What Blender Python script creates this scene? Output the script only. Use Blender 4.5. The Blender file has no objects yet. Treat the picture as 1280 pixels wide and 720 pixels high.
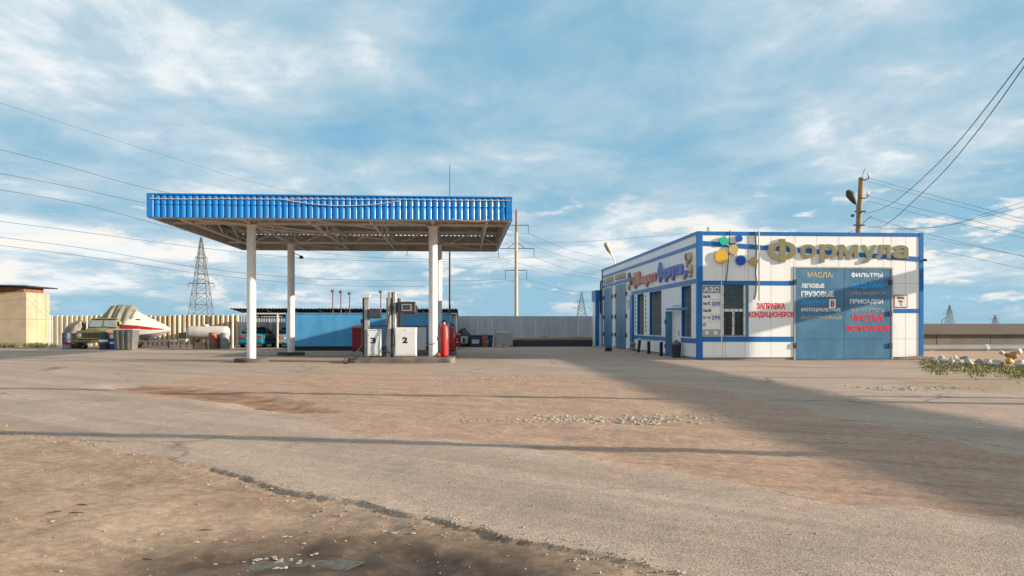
import bpy, bmesh, math, random
import numpy as np
from mathutils import Vector

random.seed(7)
scene = bpy.context.scene
COL = scene.collection
R = math.radians

# ------------------------------------------------------------------ camera, sky, sun, exposure
YAW = R(3.66)                       # the site's depth axis is +Y; the camera looks a little to the right of it
cam_data = bpy.data.cameras.new('camera')
cam = bpy.data.objects.new('camera', cam_data)
COL.objects.link(cam)
cam.location = (0, 0, 1.5)
cam.rotation_euler = (math.pi / 2, 0, -YAW)
cam_data.sensor_width = 36.0
cam_data.lens = 970 / 1280 * 36
cam_data.shift_y = 47 / 1280
cam_data.clip_start = 0.1
cam_data.clip_end = 12000
scene.camera = cam

SUN = Vector((1, -0.23, 0.25)).normalized()      # towards the sun
world = bpy.data.worlds.new('World')
scene.world = world
world.use_nodes = True
WN, WL = world.node_tree.nodes, world.node_tree.links
WN.clear()


def wn(kind, **kw):
    n = WN.new(kind)
    for k, v in kw.items():
        setattr(n, k, v)
    return n


def wmath(op, a, b=None, clamp=False):
    n = wn('ShaderNodeMath', operation=op, use_clamp=clamp)
    for i, v in enumerate((a, b)):
        if v is None:
            continue
        if isinstance(v, (int, float)):
            n.inputs[i].default_value = v
        else:
            WL.new(v, n.inputs[i])
    return n.outputs[0]


def wramp(v, lo, hi):
    n = wn('ShaderNodeMapRange', interpolation_type='SMOOTHSTEP')
    WL.new(v, n.inputs[0])
    n.inputs[1].default_value = lo
    n.inputs[2].default_value = hi
    return n.outputs[0]


def wmix(f, a, b):
    n = wn('ShaderNodeMix', data_type='RGBA')
    WL.new(f, n.inputs[0])
    for i, v in ((6, a), (7, b)):
        if isinstance(v, tuple):
            n.inputs[i].default_value = (*v, 1)
        else:
            WL.new(v, n.inputs[i])
    return n.outputs[2]


def wnoise(vec, scale, detail, rough, dist=0.0):
    n = wn('ShaderNodeTexNoise')
    WL.new(vec, n.inputs['Vector'])
    n.inputs['Scale'].default_value = scale
    n.inputs['Detail'].default_value = detail
    n.inputs['Roughness'].default_value = rough
    n.inputs['Distortion'].default_value = dist
    return n.outputs['Fac']


sky = wn('ShaderNodeTexSky', sky_type='NISHITA')
sky.sun_disc = False
sky.sun_elevation = math.asin(SUN.z)
sky.sun_rotation = math.atan2(SUN.x, SUN.y)
sky.altitude = 300
sky.air_density = 1.0
sky.dust_density = 0.6
sky.ozone_density = 2.5
tc = wn('ShaderNodeTexCoord')
sep = wn('ShaderNodeSeparateXYZ')
WL.new(tc.outputs['Generated'], sep.inputs[0])
dx, dy, dz = sep.outputs
zz = wmath('ADD', wmath('MAXIMUM', dz, 0.0), 0.10)


def wcomb(a, b, c):
    n = wn('ShaderNodeCombineXYZ')
    for i, v in enumerate((a, b, c)):
        if isinstance(v, (int, float)):
            n.inputs[i].default_value = v
        else:
            WL.new(v, n.inputs[i])
    return n.outputs[0]


CLX, CLY = 0.0, 0.0
px_, py2_ = wmath('DIVIDE', dx, zz), wmath('DIVIDE', dy, zz)
plane = wcomb(wmath('ADD', px_, CLX), wmath('ADD', wmath('MULTIPLY', py2_, 0.72), CLY), 3.7)      # a cloud deck seen in perspective
low = wcomb(wmath('MULTIPLY', dx, 9.0), wmath('MULTIPLY', dy, 9.0), wmath('MULTIPLY', dz, 30.0))
hz = wmath('SUBTRACT', 1.0, wramp(dz, 0.0, 0.25))
even = wmix(hz, (0.75, 2.4, 3.95), (1.25, 2.95, 4.5))                      # the blue of the air behind the clouds
blend = wn('ShaderNodeMix', data_type='RGBA')
blend.inputs[0].default_value = 0.75
WL.new(sky.outputs[0], blend.inputs[6])
WL.new(even, blend.inputs[7])
base = blend.outputs[2]
big = wnoise(plane, 0.62, 3, 0.5, 0.3)
det = wnoise(plane, 2.1, 10, 0.60, 0.3)
puff = wnoise(plane, 6.5, 6, 0.60, 0.2)
fade = wramp(dz, 0.0, 0.06)
dsum = wmath('ADD', wmath('MULTIPLY', big, 0.62), wmath('MULTIPLY', det, 0.38))
dens = wmath('MULTIPLY', wmath('ADD', dsum, 0.04), wmath('ADD', wmath('MULTIPLY', fade, 0.22), 0.78))
dpuf = wmath('ADD', dens, wmath('MULTIPLY', wmath('SUBTRACT', puff, 0.5), 0.16))
c1 = wmix(wmath('MULTIPLY', wramp(dens, 0.36, 0.48), 0.85), base, (1.75, 2.95, 3.7))      # thin grey-blue veil
c2 = wmix(wmath('MULTIPLY', wramp(dens, 0.45, 0.60), 0.85), c1, (3.5, 4.1, 4.5))           # thicker pale cloud
c3 = wmix(wmath('MULTIPLY', wramp(dpuf, 0.545, 0.64), 0.75), c2, (5.4, 5.5, 5.5))          # sunlit white
hmask = wmath('MULTIPLY', wramp(dz, 0.005, 0.04), wmath('SUBTRACT', 1.0, wramp(dz, 0.11, 0.20)))
cum = wmath('MULTIPLY', wramp(wnoise(low, 1.25, 10, 0.6, 0.1), 0.545, 0.64), hmask)
c4 = wmix(wmath('MULTIPLY', cum, 0.85), c3, (5.5, 5.2, 4.85))
bg = wn('ShaderNodeBackground')
bg.inputs['Strength'].default_value = 0.095
WL.new(c4, bg.inputs['Color'])
wout = wn('ShaderNodeOutputWorld')
WL.new(bg.outputs[0], wout.inputs['Surface'])

sun_data = bpy.data.lights.new('sun', 'SUN')
sun_data.energy = 5.0
sun_data.angle = R(0.45)
sun_data.color = (1.0, 0.875, 0.71)
sun = bpy.data.objects.new('sun', sun_data)
COL.objects.link(sun)
sun.rotation_euler = (-SUN).to_track_quat('-Z', 'Y').to_euler()

scene.view_settings.view_transform = 'Standard'
scene.view_settings.look = 'None'
scene.view_settings.gamma = 1.0
scene.view_settings.use_curve_mapping = False
scene.view_settings.exposure = 0.95
scene.render.engine = 'CYCLES'
scene.cycles.max_bounces = 6

# ------------------------------------------------------------------ survey helpers (plan positions on the site)
CO, SI, FP = math.cos(YAW), math.sin(YAW), 970.0


def on_ground(px, py, z=0.0):
    D = FP * (1.5 - z) / (py - 407)
    X = (px - 640) / FP * D
    return X * CO + D * SI, -X * SI + D * CO


def on_y(px, py, Y):
    u = (px - 640) / FP
    D = Y / (CO - SI * u)
    return D * (CO * u + SI), 1.5 + (407 - py) / FP * D


def on_x(px, py, X):
    u = (px - 640) / FP
    D = X / (CO * u + SI)
    return D * (CO - SI * u), 1.5 + (407 - py) / FP * D


def at_depth(px, py, D):
    X = (px - 640) / FP * D
    return Vector((X * CO + D * SI, -X * SI + D * CO, 1.5 + (407 - py) / FP * D))


def X_at(px, Y):
    return on_y(px, 407, Y)[0]


def Z_at(px, py, Y):
    return on_y(px, py, Y)[1]


# ------------------------------------------------------------------ materials
MATS = {}


def mat(name, col, rough=0.6, metal=0.0, var=0.12, scale=3.0, bump=0.0, bscale=20.0, dirt=0.0, dirt_col=(0.20, 0.15, 0.10),
        dscale=0.8, spec=0.4, stretch=(1, 1, 1), trans=0.0):
    if name in MATS:
        return MATS[name]
    m = bpy.data.materials.new(name)
    m.use_nodes = True
    N, L = m.node_tree.nodes, m.node_tree.links
    b = N['Principled BSDF']
    b.inputs['Roughness'].default_value = rough
    b.inputs['Metallic'].default_value = metal
    b.inputs['Specular IOR Level'].default_value = spec
    if trans:
        b.inputs['Transmission Weight'].default_value = trans
    tcn = N.new('ShaderNodeTexCoord')
    mp = N.new('ShaderNodeMapping')
    mp.inputs['Scale'].default_value = stretch
    L.new(tcn.outputs['Object'], mp.inputs[0])
    n1 = N.new('ShaderNodeTexNoise')
    n1.inputs['Scale'].default_value = scale
    n1.inputs['Detail'].default_value = 6
    n1.inputs['Roughness'].default_value = 0.6
    L.new(mp.outputs[0], n1.inputs['Vector'])
    mr = N.new('ShaderNodeMapRange')
    mr.inputs[1].default_value = 0.3
    mr.inputs[2].default_value = 0.7
    mr.inputs[3].default_value = 1 - var
    mr.inputs[4].default_value = 1 + var
    L.new(n1.outputs['Fac'], mr.inputs[0])
    mx = N.new('ShaderNodeMix')
    mx.data_type = 'RGBA'
    mx.blend_type = 'MULTIPLY'
    mx.inputs[0].default_value = 1
    mx.inputs[6].default_value = (*col, 1)
    L.new(mr.outputs[0], mx.inputs[7])
    out = mx.outputs[2]
    if dirt > 0:
        n2 = N.new('ShaderNodeTexNoise')
        n2.inputs['Scale'].default_value = dscale
        n2.inputs['Detail'].default_value = 8
        n2.inputs['Roughness'].default_value = 0.65
        L.new(mp.outputs[0], n2.inputs['Vector'])
        m2 = N.new('ShaderNodeMapRange')
        m2.inputs[1].default_value = 0.48
        m2.inputs[2].default_value = 0.75
        m2.inputs[3].default_value = 0
        m2.inputs[4].default_value = dirt
        L.new(n2.outputs['Fac'], m2.inputs[0])
        mx2 = N.new('ShaderNodeMix')
        mx2.data_type = 'RGBA'
        L.new(m2.outputs[0], mx2.inputs[0])
        L.new(out, mx2.inputs[6])
        mx2.inputs[7].default_value = (*dirt_col, 1)
        out = mx2.outputs[2]
    L.new(out, b.inputs['Base Color'])
    if bump > 0:
        n3 = N.new('ShaderNodeTexNoise')
        n3.inputs['Scale'].default_value = bscale
        n3.inputs['Detail'].default_value = 5
        L.new(tcn.outputs['Object'], n3.inputs['Vector'])
        bp = N.new('ShaderNodeBump')
        bp.inputs['Strength'].default_value = 0.6
        bp.inputs['Distance'].default_value = bump
        L.new(n3.outputs['Fac'], bp.inputs['Height'])
        L.new(bp.outputs[0], b.inputs['Normal'])
    MATS[name] = m
    return m


RUST = (0.22, 0.09, 0.035)
mat('white_panel', (0.84, 0.83, 0.80), 0.45, var=0.03, scale=0.7, dirt=0.34, dirt_col=(0.46, 0.42, 0.37), dscale=0.7, stretch=(3, 3, 0.14))
mat('blue_trim', (0.008, 0.135, 0.40), 0.4, var=0.10, scale=1.2, dirt=0.15, dirt_col=(0.05, 0.16, 0.35))
mat('blue_tile', (0.006, 0.20, 0.56), 0.32, var=0.06, scale=0.9, dirt=0.12, dirt_col=(0.08, 0.20, 0.42), spec=0.5)
mat('blue_gate', (0.065, 0.18, 0.295), 0.42, var=0.25, scale=0.9, dirt=0.55, dirt_col=(0.12, 0.235, 0.33), dscale=0.9, stretch=(1, 1, 0.6))
mat('blue_tank', (0.085, 0.36, 0.66), 0.5, var=0.14, scale=1.6, dirt=0.35, dirt_col=(0.16, 0.38, 0.58), dscale=1.5, stretch=(1, 1, 0.3))
mat('white_paint', (0.80, 0.78, 0.74), 0.5, var=0.05, scale=2, dirt=0.25, dirt_col=(0.40, 0.33, 0.26), dscale=1.6)
mat('column_paint', (0.80, 0.78, 0.75), 0.42, var=0.04, scale=2, dirt=0.32, dirt_col=(0.42, 0.34, 0.26), dscale=2.5)
mat('pump_white', (0.72, 0.72, 0.69), 0.4, var=0.05, scale=2, dirt=0.35, dirt_col=(0.36, 0.31, 0.26), dscale=2.2)
mat('pump_grey', (0.34, 0.33, 0.30), 0.45, var=0.10, dirt=0.3)
mat('frame_paint', (0.66, 0.63, 0.58), 0.6, var=0.12, dirt=0.25, dirt_col=RUST)
mat('roof_under', (0.42, 0.40, 0.36), 0.7, var=0.2, scale=1.2, dirt=0.3)
mat('concrete', (0.33, 0.30, 0.26), 0.9, var=0.18, scale=2.5, bump=0.01, bscale=14, dirt=0.3)
mat('dark_concrete', (0.09, 0.08, 0.07), 0.9, var=0.3, scale=3, bump=0.01)
mat('garage_concrete', (0.40, 0.32, 0.22), 0.9, var=0.20, scale=0.9, bump=0.012, bscale=8, dirt=0.55, dirt_col=(0.48, 0.24, 0.06), dscale=0.45)
mat('pole_wood', (0.25, 0.18, 0.105), 0.9, var=0.25, scale=3, bump=0.006, stretch=(4, 4, 0.3))
mat('pole_concrete', (0.46, 0.38, 0.28), 0.9, var=0.12, scale=2, bump=0.006)
mat('fence_rust', (0.40, 0.22, 0.09), 0.7, var=0.25, scale=1.4, dirt=0.6, dirt_col=(0.50, 0.38, 0.22), dscale=0.6, stretch=(1.5, 1, 0.3))
mat('fence_cream', (0.66, 0.58, 0.44), 0.55, var=0.12, scale=1.1, dirt=0.65, dirt_col=(0.42, 0.19, 0.05), dscale=0.7, stretch=(2.2, 1, 0.35))
mat('fence_zinc', (0.50, 0.51, 0.52), 0.5, metal=0.0, var=0.10, scale=1.5, dirt=0.25, dirt_col=(0.26, 0.24, 0.22), stretch=(2, 1, 0.3))
mat('black', (0.012, 0.012, 0.013), 0.5, var=0.3)
mat('rubber', (0.02, 0.02, 0.02), 0.8, var=0.3)
mat('dark_steel', (0.05, 0.05, 0.055), 0.5, metal=0.4, var=0.2)
mat('lattice_steel', (0.14, 0.14, 0.14), 0.6, var=0.2)
mat('steel', (0.42, 0.42, 0.42), 0.4, metal=0.7, var=0.1)
mat('zinc', (0.40, 0.40, 0.39), 0.5, metal=0.3, var=0.15, dirt=0.3)
mat('wire', (0.025, 0.025, 0.03), 0.7)
mat('cable_pale', (0.55, 0.48, 0.40), 0.6)
mat('red_paint', (0.50, 0.025, 0.03), 0.38, var=0.10, dirt=0.25, dirt_col=(0.24, 0.05, 0.04), dscale=2)
mat('vent_red', (0.20, 0.03, 0.025), 0.6, var=0.3)
mat('red_dark', (0.32, 0.02, 0.03), 0.5, var=0.12, dirt=0.2)
mat('red_text', (0.72, 0.015, 0.035), 0.5, var=0.05)
mat('orange_rim', (0.50, 0.10, 0.02), 0.5)
mat('text_white', (0.80, 0.80, 0.78), 0.5, var=0.05)
mat('text_tan', (0.50, 0.42, 0.24), 0.5, var=0.05)
mat('text_grey', (0.38, 0.36, 0.32), 0.5, var=0.1)
mat('text_sky', (0.03, 0.36, 0.80), 0.5, var=0.05)
mat('text_black', (0.015, 0.015, 0.02), 0.5)
mat('text_navy', (0.01, 0.04, 0.28), 0.5)
mat('sign_grey', (0.22, 0.22, 0.21), 0.5)
mat('letter_gold', (0.22, 0.195, 0.10), 0.45, var=0.08, dirt=0.2)
mat('letter_side', (0.50, 0.48, 0.42), 0.5, var=0.08)
mat('letter_pink', (0.62, 0.25, 0.20), 0.5, var=0.12)
mat('letter_blue', (0.17, 0.21, 0.52), 0.5, var=0.12)
mat('letter_tan', (0.52, 0.42, 0.28), 0.5, var=0.12)
mat('disc_green', (0.01, 0.45, 0.28), 0.4)
mat('disc_blue', (0.01, 0.08, 0.42), 0.4)
mat('disc_tan', (0.50, 0.36, 0.17), 0.45)
mat('disc_yellow', (0.66, 0.38, 0.03), 0.4)
mat('glass_dark', (0.012, 0.016, 0.018), 0.06, spec=0.6)
mat('glass_side', (0.018, 0.02, 0.02), 0.5, spec=0.08)
mat('island_concrete', (0.13, 0.115, 0.095), 0.9, var=0.3, scale=2.5, bump=0.01, bscale=14, dirt=0.5, dirt_col=(0.34, 0.29, 0.23), dscale=1.2)
mat('glass_sheen', (0.26, 0.29, 0.29), 0.45)  # truck windscreen: pale sky reflection put into the colour of the dusty glass
mat('glass_teal', (0.07, 0.10, 0.11), 0.12, spec=0.6)  # upper window pane: its bluish reflection is put into the colour
mat('screen', (0.05, 0.055, 0.06), 0.2)
mat('olive', (0.17, 0.15, 0.055), 0.55, var=0.15, dirt=0.4, dirt_col=(0.28, 0.22, 0.13), dscale=2)
mat('tarp', (0.22, 0.19, 0.145), 0.7, var=0.2, bump=0.02, bscale=5)
mat('tarp_dark', (0.03, 0.035, 0.035), 0.6, var=0.2)
mat('boat_cream', (0.60, 0.55, 0.46), 0.4, var=0.06, dirt=0.3)
mat('boat_hull', (0.55, 0.54, 0.50), 0.4, var=0.06, dirt=0.3)
mat('boat_red', (0.42, 0.025, 0.03), 0.4)
mat('bin_grey', (0.13, 0.125, 0.12), 0.6, var=0.2, dirt=0.35)
mat('drum_navy', (0.03, 0.05, 0.10), 0.5, var=0.15, dirt=0.2)
mat('drum_grey', (0.22, 0.24, 0.26), 0.5, var=0.2, dirt=0.4, dirt_col=RUST)
mat('drum_blue', (0.01, 0.11, 0.45), 0.45, var=0.1)
mat('drum_rust', (0.24, 0.11, 0.06), 0.8, var=0.3, dirt=0.6, dirt_col=(0.10, 0.05, 0.03))
mat('tank_grey', (0.50, 0.47, 0.40), 0.6, var=0.12, dirt=0.5, dirt_col=(0.34, 0.24, 0.17), dscale=1.2)
mat('ibc_white', (0.52, 0.50, 0.44), 0.5, var=0.1, dirt=0.4)
mat('wood', (0.42, 0.28, 0.16), 0.8, var=0.25, scale=4, dirt=0.3)
mat('car_teal', (0.01, 0.16, 0.24), 0.25, var=0.05, spec=0.6)
mat('car_silver', (0.38, 0.38, 0.37), 0.3, metal=0.4, var=0.05)
mat('lamp_red', (0.40, 0.02, 0.02), 0.25)
mat('roof_brown', (0.11, 0.075, 0.055), 0.85, var=0.12, scale=0.6)
mat('pipe_grey', (0.22, 0.21, 0.20), 0.55, metal=0.2, var=0.12, scale=1.0, dirt=0.25)
mat('duct_wall', (0.16, 0.145, 0.12), 0.9, var=0.2, scale=1.0, dirt=0.3, bump=0.01)
mat('boulder_white', (0.46, 0.43, 0.37), 0.9, var=0.3, scale=5, bump=0.03, bscale=9, dirt=0.95, dirt_col=(0.08, 0.07, 0.055), dscale=2.2)
mat('sack_yellow', (0.42, 0.31, 0.06), 0.7, var=0.2)
mat('sack_orange', (0.40, 0.16, 0.06), 0.7, var=0.2)
mat('sack_pale', (0.55, 0.46, 0.38), 0.7, var=0.2)
mat('slab', (0.24, 0.17, 0.13), 0.9, var=0.2)
mat('stone', (0.30, 0.24, 0.18), 0.95, var=0.35, scale=4)
mat('crust', (0.34, 0.29, 0.23), 0.95, var=0.3, scale=6)
mat('grass', (0.13, 0.15, 0.045), 0.7, var=0.45, scale=3)
mat('grass_dry', (0.26, 0.22, 0.07), 0.7, var=0.4, scale=3)
mat('twig', (0.06, 0.045, 0.03), 0.9)
mat('water', (0.11, 0.095, 0.07), 0.55, var=0.45, scale=14, spec=0.25)

# ------------------------------------------------------------------ object helpers
ORG = {}


class MB:
    def __init__(self):
        self.v, self.f = [], []

    def add(self, vs, fs):
        n = len(self.v)
        self.v += [tuple(p) for p in vs]
        self.f += [tuple(i + n for i in q) for q in fs]
        return self

    def box(self, x0, x1, y0, y1, z0, z1):
        return self.add([(x0, y0, z0), (x1, y0, z0), (x1, y1, z0), (x0, y1, z0), (x0, y0, z1), (x1, y0, z1), (x1, y1, z1), (x0, y1, z1)],
                        [(0, 3, 2, 1), (4, 5, 6, 7), (0, 1, 5, 4), (1, 2, 6, 5), (2, 3, 7, 6), (3, 0, 4, 7)])

    def frustum(self, b, t):
        """b, t = (x0,x1,y0,y1,z)"""
        v = []
        for q in (b, t):
            v += [(q[0], q[2], q[4]), (q[1], q[2], q[4]), (q[1], q[3], q[4]), (q[0], q[3], q[4])]
        return self.add(v, [(0, 3, 2, 1), (4, 5, 6, 7), (0, 1, 5, 4), (1, 2, 6, 5), (2, 3, 7, 6), (3, 0, 4, 7)])

    def cyl(self, p0, p1, r0, r1=None, n=12, caps=True):
        p0, p1 = Vector(p0), Vector(p1)
        r1 = r0 if r1 is None else r1
        d = (p1 - p0).normalized()
        a = d.orthogonal().normalized()
        b = d.cross(a)
        vs = []
        for p, r in ((p0, r0), (p1, r1)):
            for i in range(n):
                t = 2 * math.pi * i / n
                vs.append(p + a * (math.cos(t) * r) + b * (math.sin(t) * r))
        fs = [(i, (i + 1) % n, n + (i + 1) % n, n + i) for i in range(n)]
        if caps:
            fs += [tuple(range(n - 1, -1, -1)), tuple(range(n, 2 * n))]
        return self.add(vs, fs)

    def bar(self, p0, p1, w, h=None):
        """square bar"""
        p0, p1 = Vector(p0), Vector(p1)
        h = w if h is None else h
        d = (p1 - p0).normalized()
        up = Vector((0, 0, 1)) if abs(d.z) < 0.95 else Vector((0, 1, 0))
        a = d.cross(up).normalized() * (w / 2)
        b = a.cross(d).normalized() * (h / 2)
        vs = [p + q for p in (p0, p1) for q in (-a - b, a - b, a + b, -a + b)]
        return self.add(vs, [(0, 3, 2, 1), (4, 5, 6, 7), (0, 1, 5, 4), (1, 2, 6, 5), (2, 3, 7, 6), (3, 0, 4, 7)])

    def tube(self, pts, r, n=6):
        pts = [Vector(p) for p in pts]
        rings = []
        a = None
        for i, p in enumerate(pts):
            d = (pts[min(i + 1, len(pts) - 1)] - pts[max(i - 1, 0)]).normalized()
            a = d.orthogonal().normalized() if a is None else (a - d * a.dot(d)).normalized()
            b = d.cross(a)
            rr = r[i] if isinstance(r, (list, tuple)) else r
            rings.append([p + a * (math.cos(2 * math.pi * k / n) * rr) + b * (math.sin(2 * math.pi * k / n) * rr) for k in range(n)])
        vs = [q for ring in rings for q in ring]
        fs = []
        for i in range(len(pts) - 1):
            for k in range(n):
                fs.append((i * n + k, i * n + (k + 1) % n, (i + 1) * n + (k + 1) % n, (i + 1) * n + k))
        m = (len(pts) - 1) * n
        fs += [tuple(range(n - 1, -1, -1)), tuple(range(m, m + n))]
        return self.add(vs, fs)

    def lathe(self, prof, c=(0, 0, 0), n=20):
        """prof = [(r,z)...] about the vertical through c, closed with caps"""
        vs = [(c[0] + r * math.cos(2 * math.pi * k / n), c[1] + r * math.sin(2 * math.pi * k / n), c[2] + z) for r, z in prof for k in range(n)]
        fs = []
        for i in range(len(prof) - 1):
            for k in range(n):
                fs.append((i * n + k, i * n + (k + 1) % n, (i + 1) * n + (k + 1) % n, (i + 1) * n + k))
        m = (len(prof) - 1) * n
        fs += [tuple(range(n - 1, -1, -1)), tuple(range(m, m + n))]
        return self.add(vs, fs)

    def prism(self, poly, axis, a, b):
        """poly in the other two axes (x:yz, y:xz, z:xy), extruded a..b"""
        def P(p, t):
            return (t, p[0], p[1]) if axis == 'x' else (p[0], t, p[1]) if axis == 'y' else (p[0], p[1], t)
        n = len(poly)
        vs = [P(p, a) for p in poly] + [P(p, b) for p in poly]
        fs = [(i, (i + 1) % n, n + (i + 1) % n, n + i) for i in range(n)] + [tuple(range(n - 1, -1, -1)), tuple(range(n, 2 * n))]
        return self.add(vs, fs)

    def loft(self, rings, close=True, caps=True):
        n = len(rings[0])
        vs = [p for r in rings for p in r]
        fs = []
        for i in range(len(rings) - 1):
            for k in range(n if close else n - 1):
                fs.append((i * n + k, i * n + (k + 1) % n, (i + 1) * n + (k + 1) % n, (i + 1) * n + k))
        if caps and close:
            m = (len(rings) - 1) * n
            fs += [tuple(range(n - 1, -1, -1)), tuple(range(m, m + n))]
        return self.add(vs, fs)

    def build(self, name, m, parent=None, origin=(0, 0, 0), smooth=None, bevel=0.0):
        org = ORG[parent.name] if parent is not None else Vector(origin)
        me = bpy.data.meshes.new(name)
        me.from_pydata([tuple(Vector(p) - org) for p in self.v], [], self.f)
        bm = bmesh.new()
        bm.from_mesh(me)
        bmesh.ops.recalc_face_normals(bm, faces=bm.faces)
        if bevel > 0:
            es = [e for e in bm.edges if len(e.link_faces) == 2 and e.calc_face_angle(0) > 0.5]
            bmesh.ops.bevel(bm, geom=es, offset=bevel, segments=1, affect='EDGES', clamp_overlap=True)
        bm.to_mesh(me)
        bm.free()
        me.materials.append(MATS[m] if isinstance(m, str) else m)
        if smooth is not None:
            me.shade_smooth()
            me.set_sharp_from_angle(angle=R(smooth))
        o = bpy.data.objects.new(name, me)
        COL.objects.link(o)
        if parent is not None:
            o.parent = parent
        else:
            o.location = org
        ORG[o.name] = org
        return o


def tag(o, label, cat=None, group=None, kind=None):
    if label:
        o['label'] = label
    if cat:
        o['category'] = cat
    if group:
        o['group'] = group
    if kind:
        o['kind'] = kind
    return o


def thing(name, label, cat, loc=(0, 0, 0), group=None, rz=0.0, local=False):
    o = bpy.data.objects.new(name, None)
    o.empty_display_size = 0.3
    COL.objects.link(o)
    o.location = loc
    o.rotation_euler = (0, 0, rz)
    ORG[o.name] = Vector((0, 0, 0)) if local else Vector(loc)
    return tag(o, label, cat, group)


def mesh_copy(src, parent, loc):
    o = src.copy()
    COL.objects.link(o)
    o.parent = parent
    o.location = loc
    ORG[o.name] = ORG[parent.name] if parent is not None else Vector(loc)
    return o


def text_extent(ch):
    cu = bpy.data.curves.new('tmp_text', 'FONT')
    cu.body = ch
    cu.size = 1.0
    ob = bpy.data.objects.new('tmp_text', cu)
    COL.objects.link(ob)
    me = bpy.data.meshes.new_from_object(ob.evaluated_get(bpy.context.evaluated_depsgraph_get()))
    v = np.array([q.co[:] for q in me.vertices])
    bpy.data.objects.remove(ob)
    bpy.data.curves.remove(cu)
    bpy.data.meshes.remove(me)
    return v[:, 0].min(), v[:, 0].max(), v[:, 1].min(), v[:, 1].max()


def text_verts(s, bold=0.0, spacing=1.0, res=3, shear=0.0):
    phi = s.startswith('Ф')                 # drawn as a round letter with a long upright
    cu = bpy.data.curves.new('tmp_text', 'FONT')
    cu.body = 'О' + s[1:] if phi else s
    cu.size = 1.0
    cu.offset = bold
    cu.space_character = spacing
    cu.resolution_u = res
    cu.shear = shear
    ob = bpy.data.objects.new('tmp_text', cu)
    COL.objects.link(ob)
    dg = bpy.context.evaluated_depsgraph_get()
    me = bpy.data.meshes.new_from_object(ob.evaluated_get(dg))
    vs = np.array([v.co[:] for v in me.vertices])
    fs = [tuple(p.vertices) for p in me.polygons]
    bpy.data.objects.remove(ob)
    bpy.data.curves.remove(cu)
    bpy.data.meshes.remove(me)
    if phi:
        ob_w = text_extent('О')
        cx, w, h = (ob_w[0] + ob_w[1]) / 2, 0.055, ob_w[3]
        k = len(vs)
        vs = np.concatenate([vs, np.array([(cx - w, -0.13, 7e-5), (cx + w, -0.13, 7e-5), (cx + w, h + 0.13, 7e-5), (cx - w, h + 0.13, 7e-5)])])
        fs.append((k, k + 1, k + 2, k + 3))
    # heavier strokes: the glyph laid over itself in a small ring of shifts, each copy a hair deeper
    cop, F = [(0.0, 0.0)], []
    if bold > 0:
        k = 8 if bold < 0.04 else 12
        cop += [(bold * math.cos(2 * math.pi * i / k), bold * math.sin(2 * math.pi * i / k)) for i in range(k)]
        if bold >= 0.04:
            cop += [(0.5 * bold * math.cos(2 * math.pi * i / 6), 0.5 * bold * math.sin(2 * math.pi * i / 6)) for i in range(6)]
    V = []
    n = len(vs)
    for i, (ox, oy) in enumerate(cop):
        V.append(np.stack([vs[:, 0] + ox, vs[:, 1] + oy, vs[:, 2] + i * 1.5e-4], -1))
        F += [tuple(j + i * n for j in f) for f in fs]
    vs = np.concatenate(V)
    mn, mx = vs.min(0), vs.max(0)
    for i in (0, 1):
        vs[:, i] = (vs[:, i] - mn[i]) / max(1e-6, mx[i] - mn[i])
    return vs, F


def solid_text(vs, fs, to3, d0, d1):
    """flat glyph faces (0..1 box) -> closed solid between depths d0 (front) and d1 (back); to3(u, v, d) -> xyz"""
    from collections import Counter
    ec = Counter()
    for f in fs:
        for a, b in zip(f, f[1:] + f[:1]):
            ec[(a, b)] += 1
    n = len(vs)
    V = [to3(u, v, d0 - w) for u, v, w in vs] + [to3(u, v, d1) for u, v, w in vs]
    F = list(fs) + [tuple(i + n for i in reversed(f)) for f in fs]
    for (a, b) in ec:
        if (b, a) not in ec:
            F.append((b, a, a + n, b + n))
    return V, F
# ------------------------------------------------------------------ ground: dirt sheet and worn asphalt, one height field
def vnoise(x, y, seed):
    xi, yi = np.floor(x).astype(np.int64), np.floor(y).astype(np.int64)
    xf, yf = x - xi, y - yi

    def h(a, b):
        n = (a * 374761393 + b * 668265263 + seed * 974711) & 0xFFFFFFFF
        n = ((n ^ (n >> 13)) * 1274126177) & 0xFFFFFFFF
        return ((n ^ (n >> 16)) & 0xFFFF) / 65535.0
    u, v = xf * xf * (3 - 2 * xf), yf * yf * (3 - 2 * yf)
    a = h(xi, yi) * (1 - u) + h(xi + 1, yi) * u
    b = h(xi, yi + 1) * (1 - u) + h(xi + 1, yi + 1) * u
    return (a * (1 - v) + b * v) * 2 - 1


def fbm(x, y, seed, octv=4, gain=0.5):
    s, a = 0, 1
    for i in range(octv):
        s = s + a * vnoise(x * 2 ** i + 17.3 * i, y * 2 ** i - 9.1 * i, seed + i)
        a *= gain
    return s


def poly_sdf(px, py, poly):
    """negative inside"""
    d = np.full(px.shape, 1e9)
    inside = np.zeros(px.shape, bool)
    n = len(poly)
    for i in range(n):
        (ax, ay), (bx, by) = poly[i], poly[(i + 1) % n]
        ex, ey = bx - ax, by - ay
        t = np.clip(((px - ax) * ex + (py - ay) * ey) / (ex * ex + ey * ey), 0, 1)
        d = np.minimum(d, np.hypot(px - ax - t * ex, py - ay - t * ey))
        c = ((ay > py) != (by > py)) & (px < (bx - ax) * (py - ay) / (by - ay + 1e-12) + ax)
        inside ^= c
    return np.where(inside, -d, d)


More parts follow.
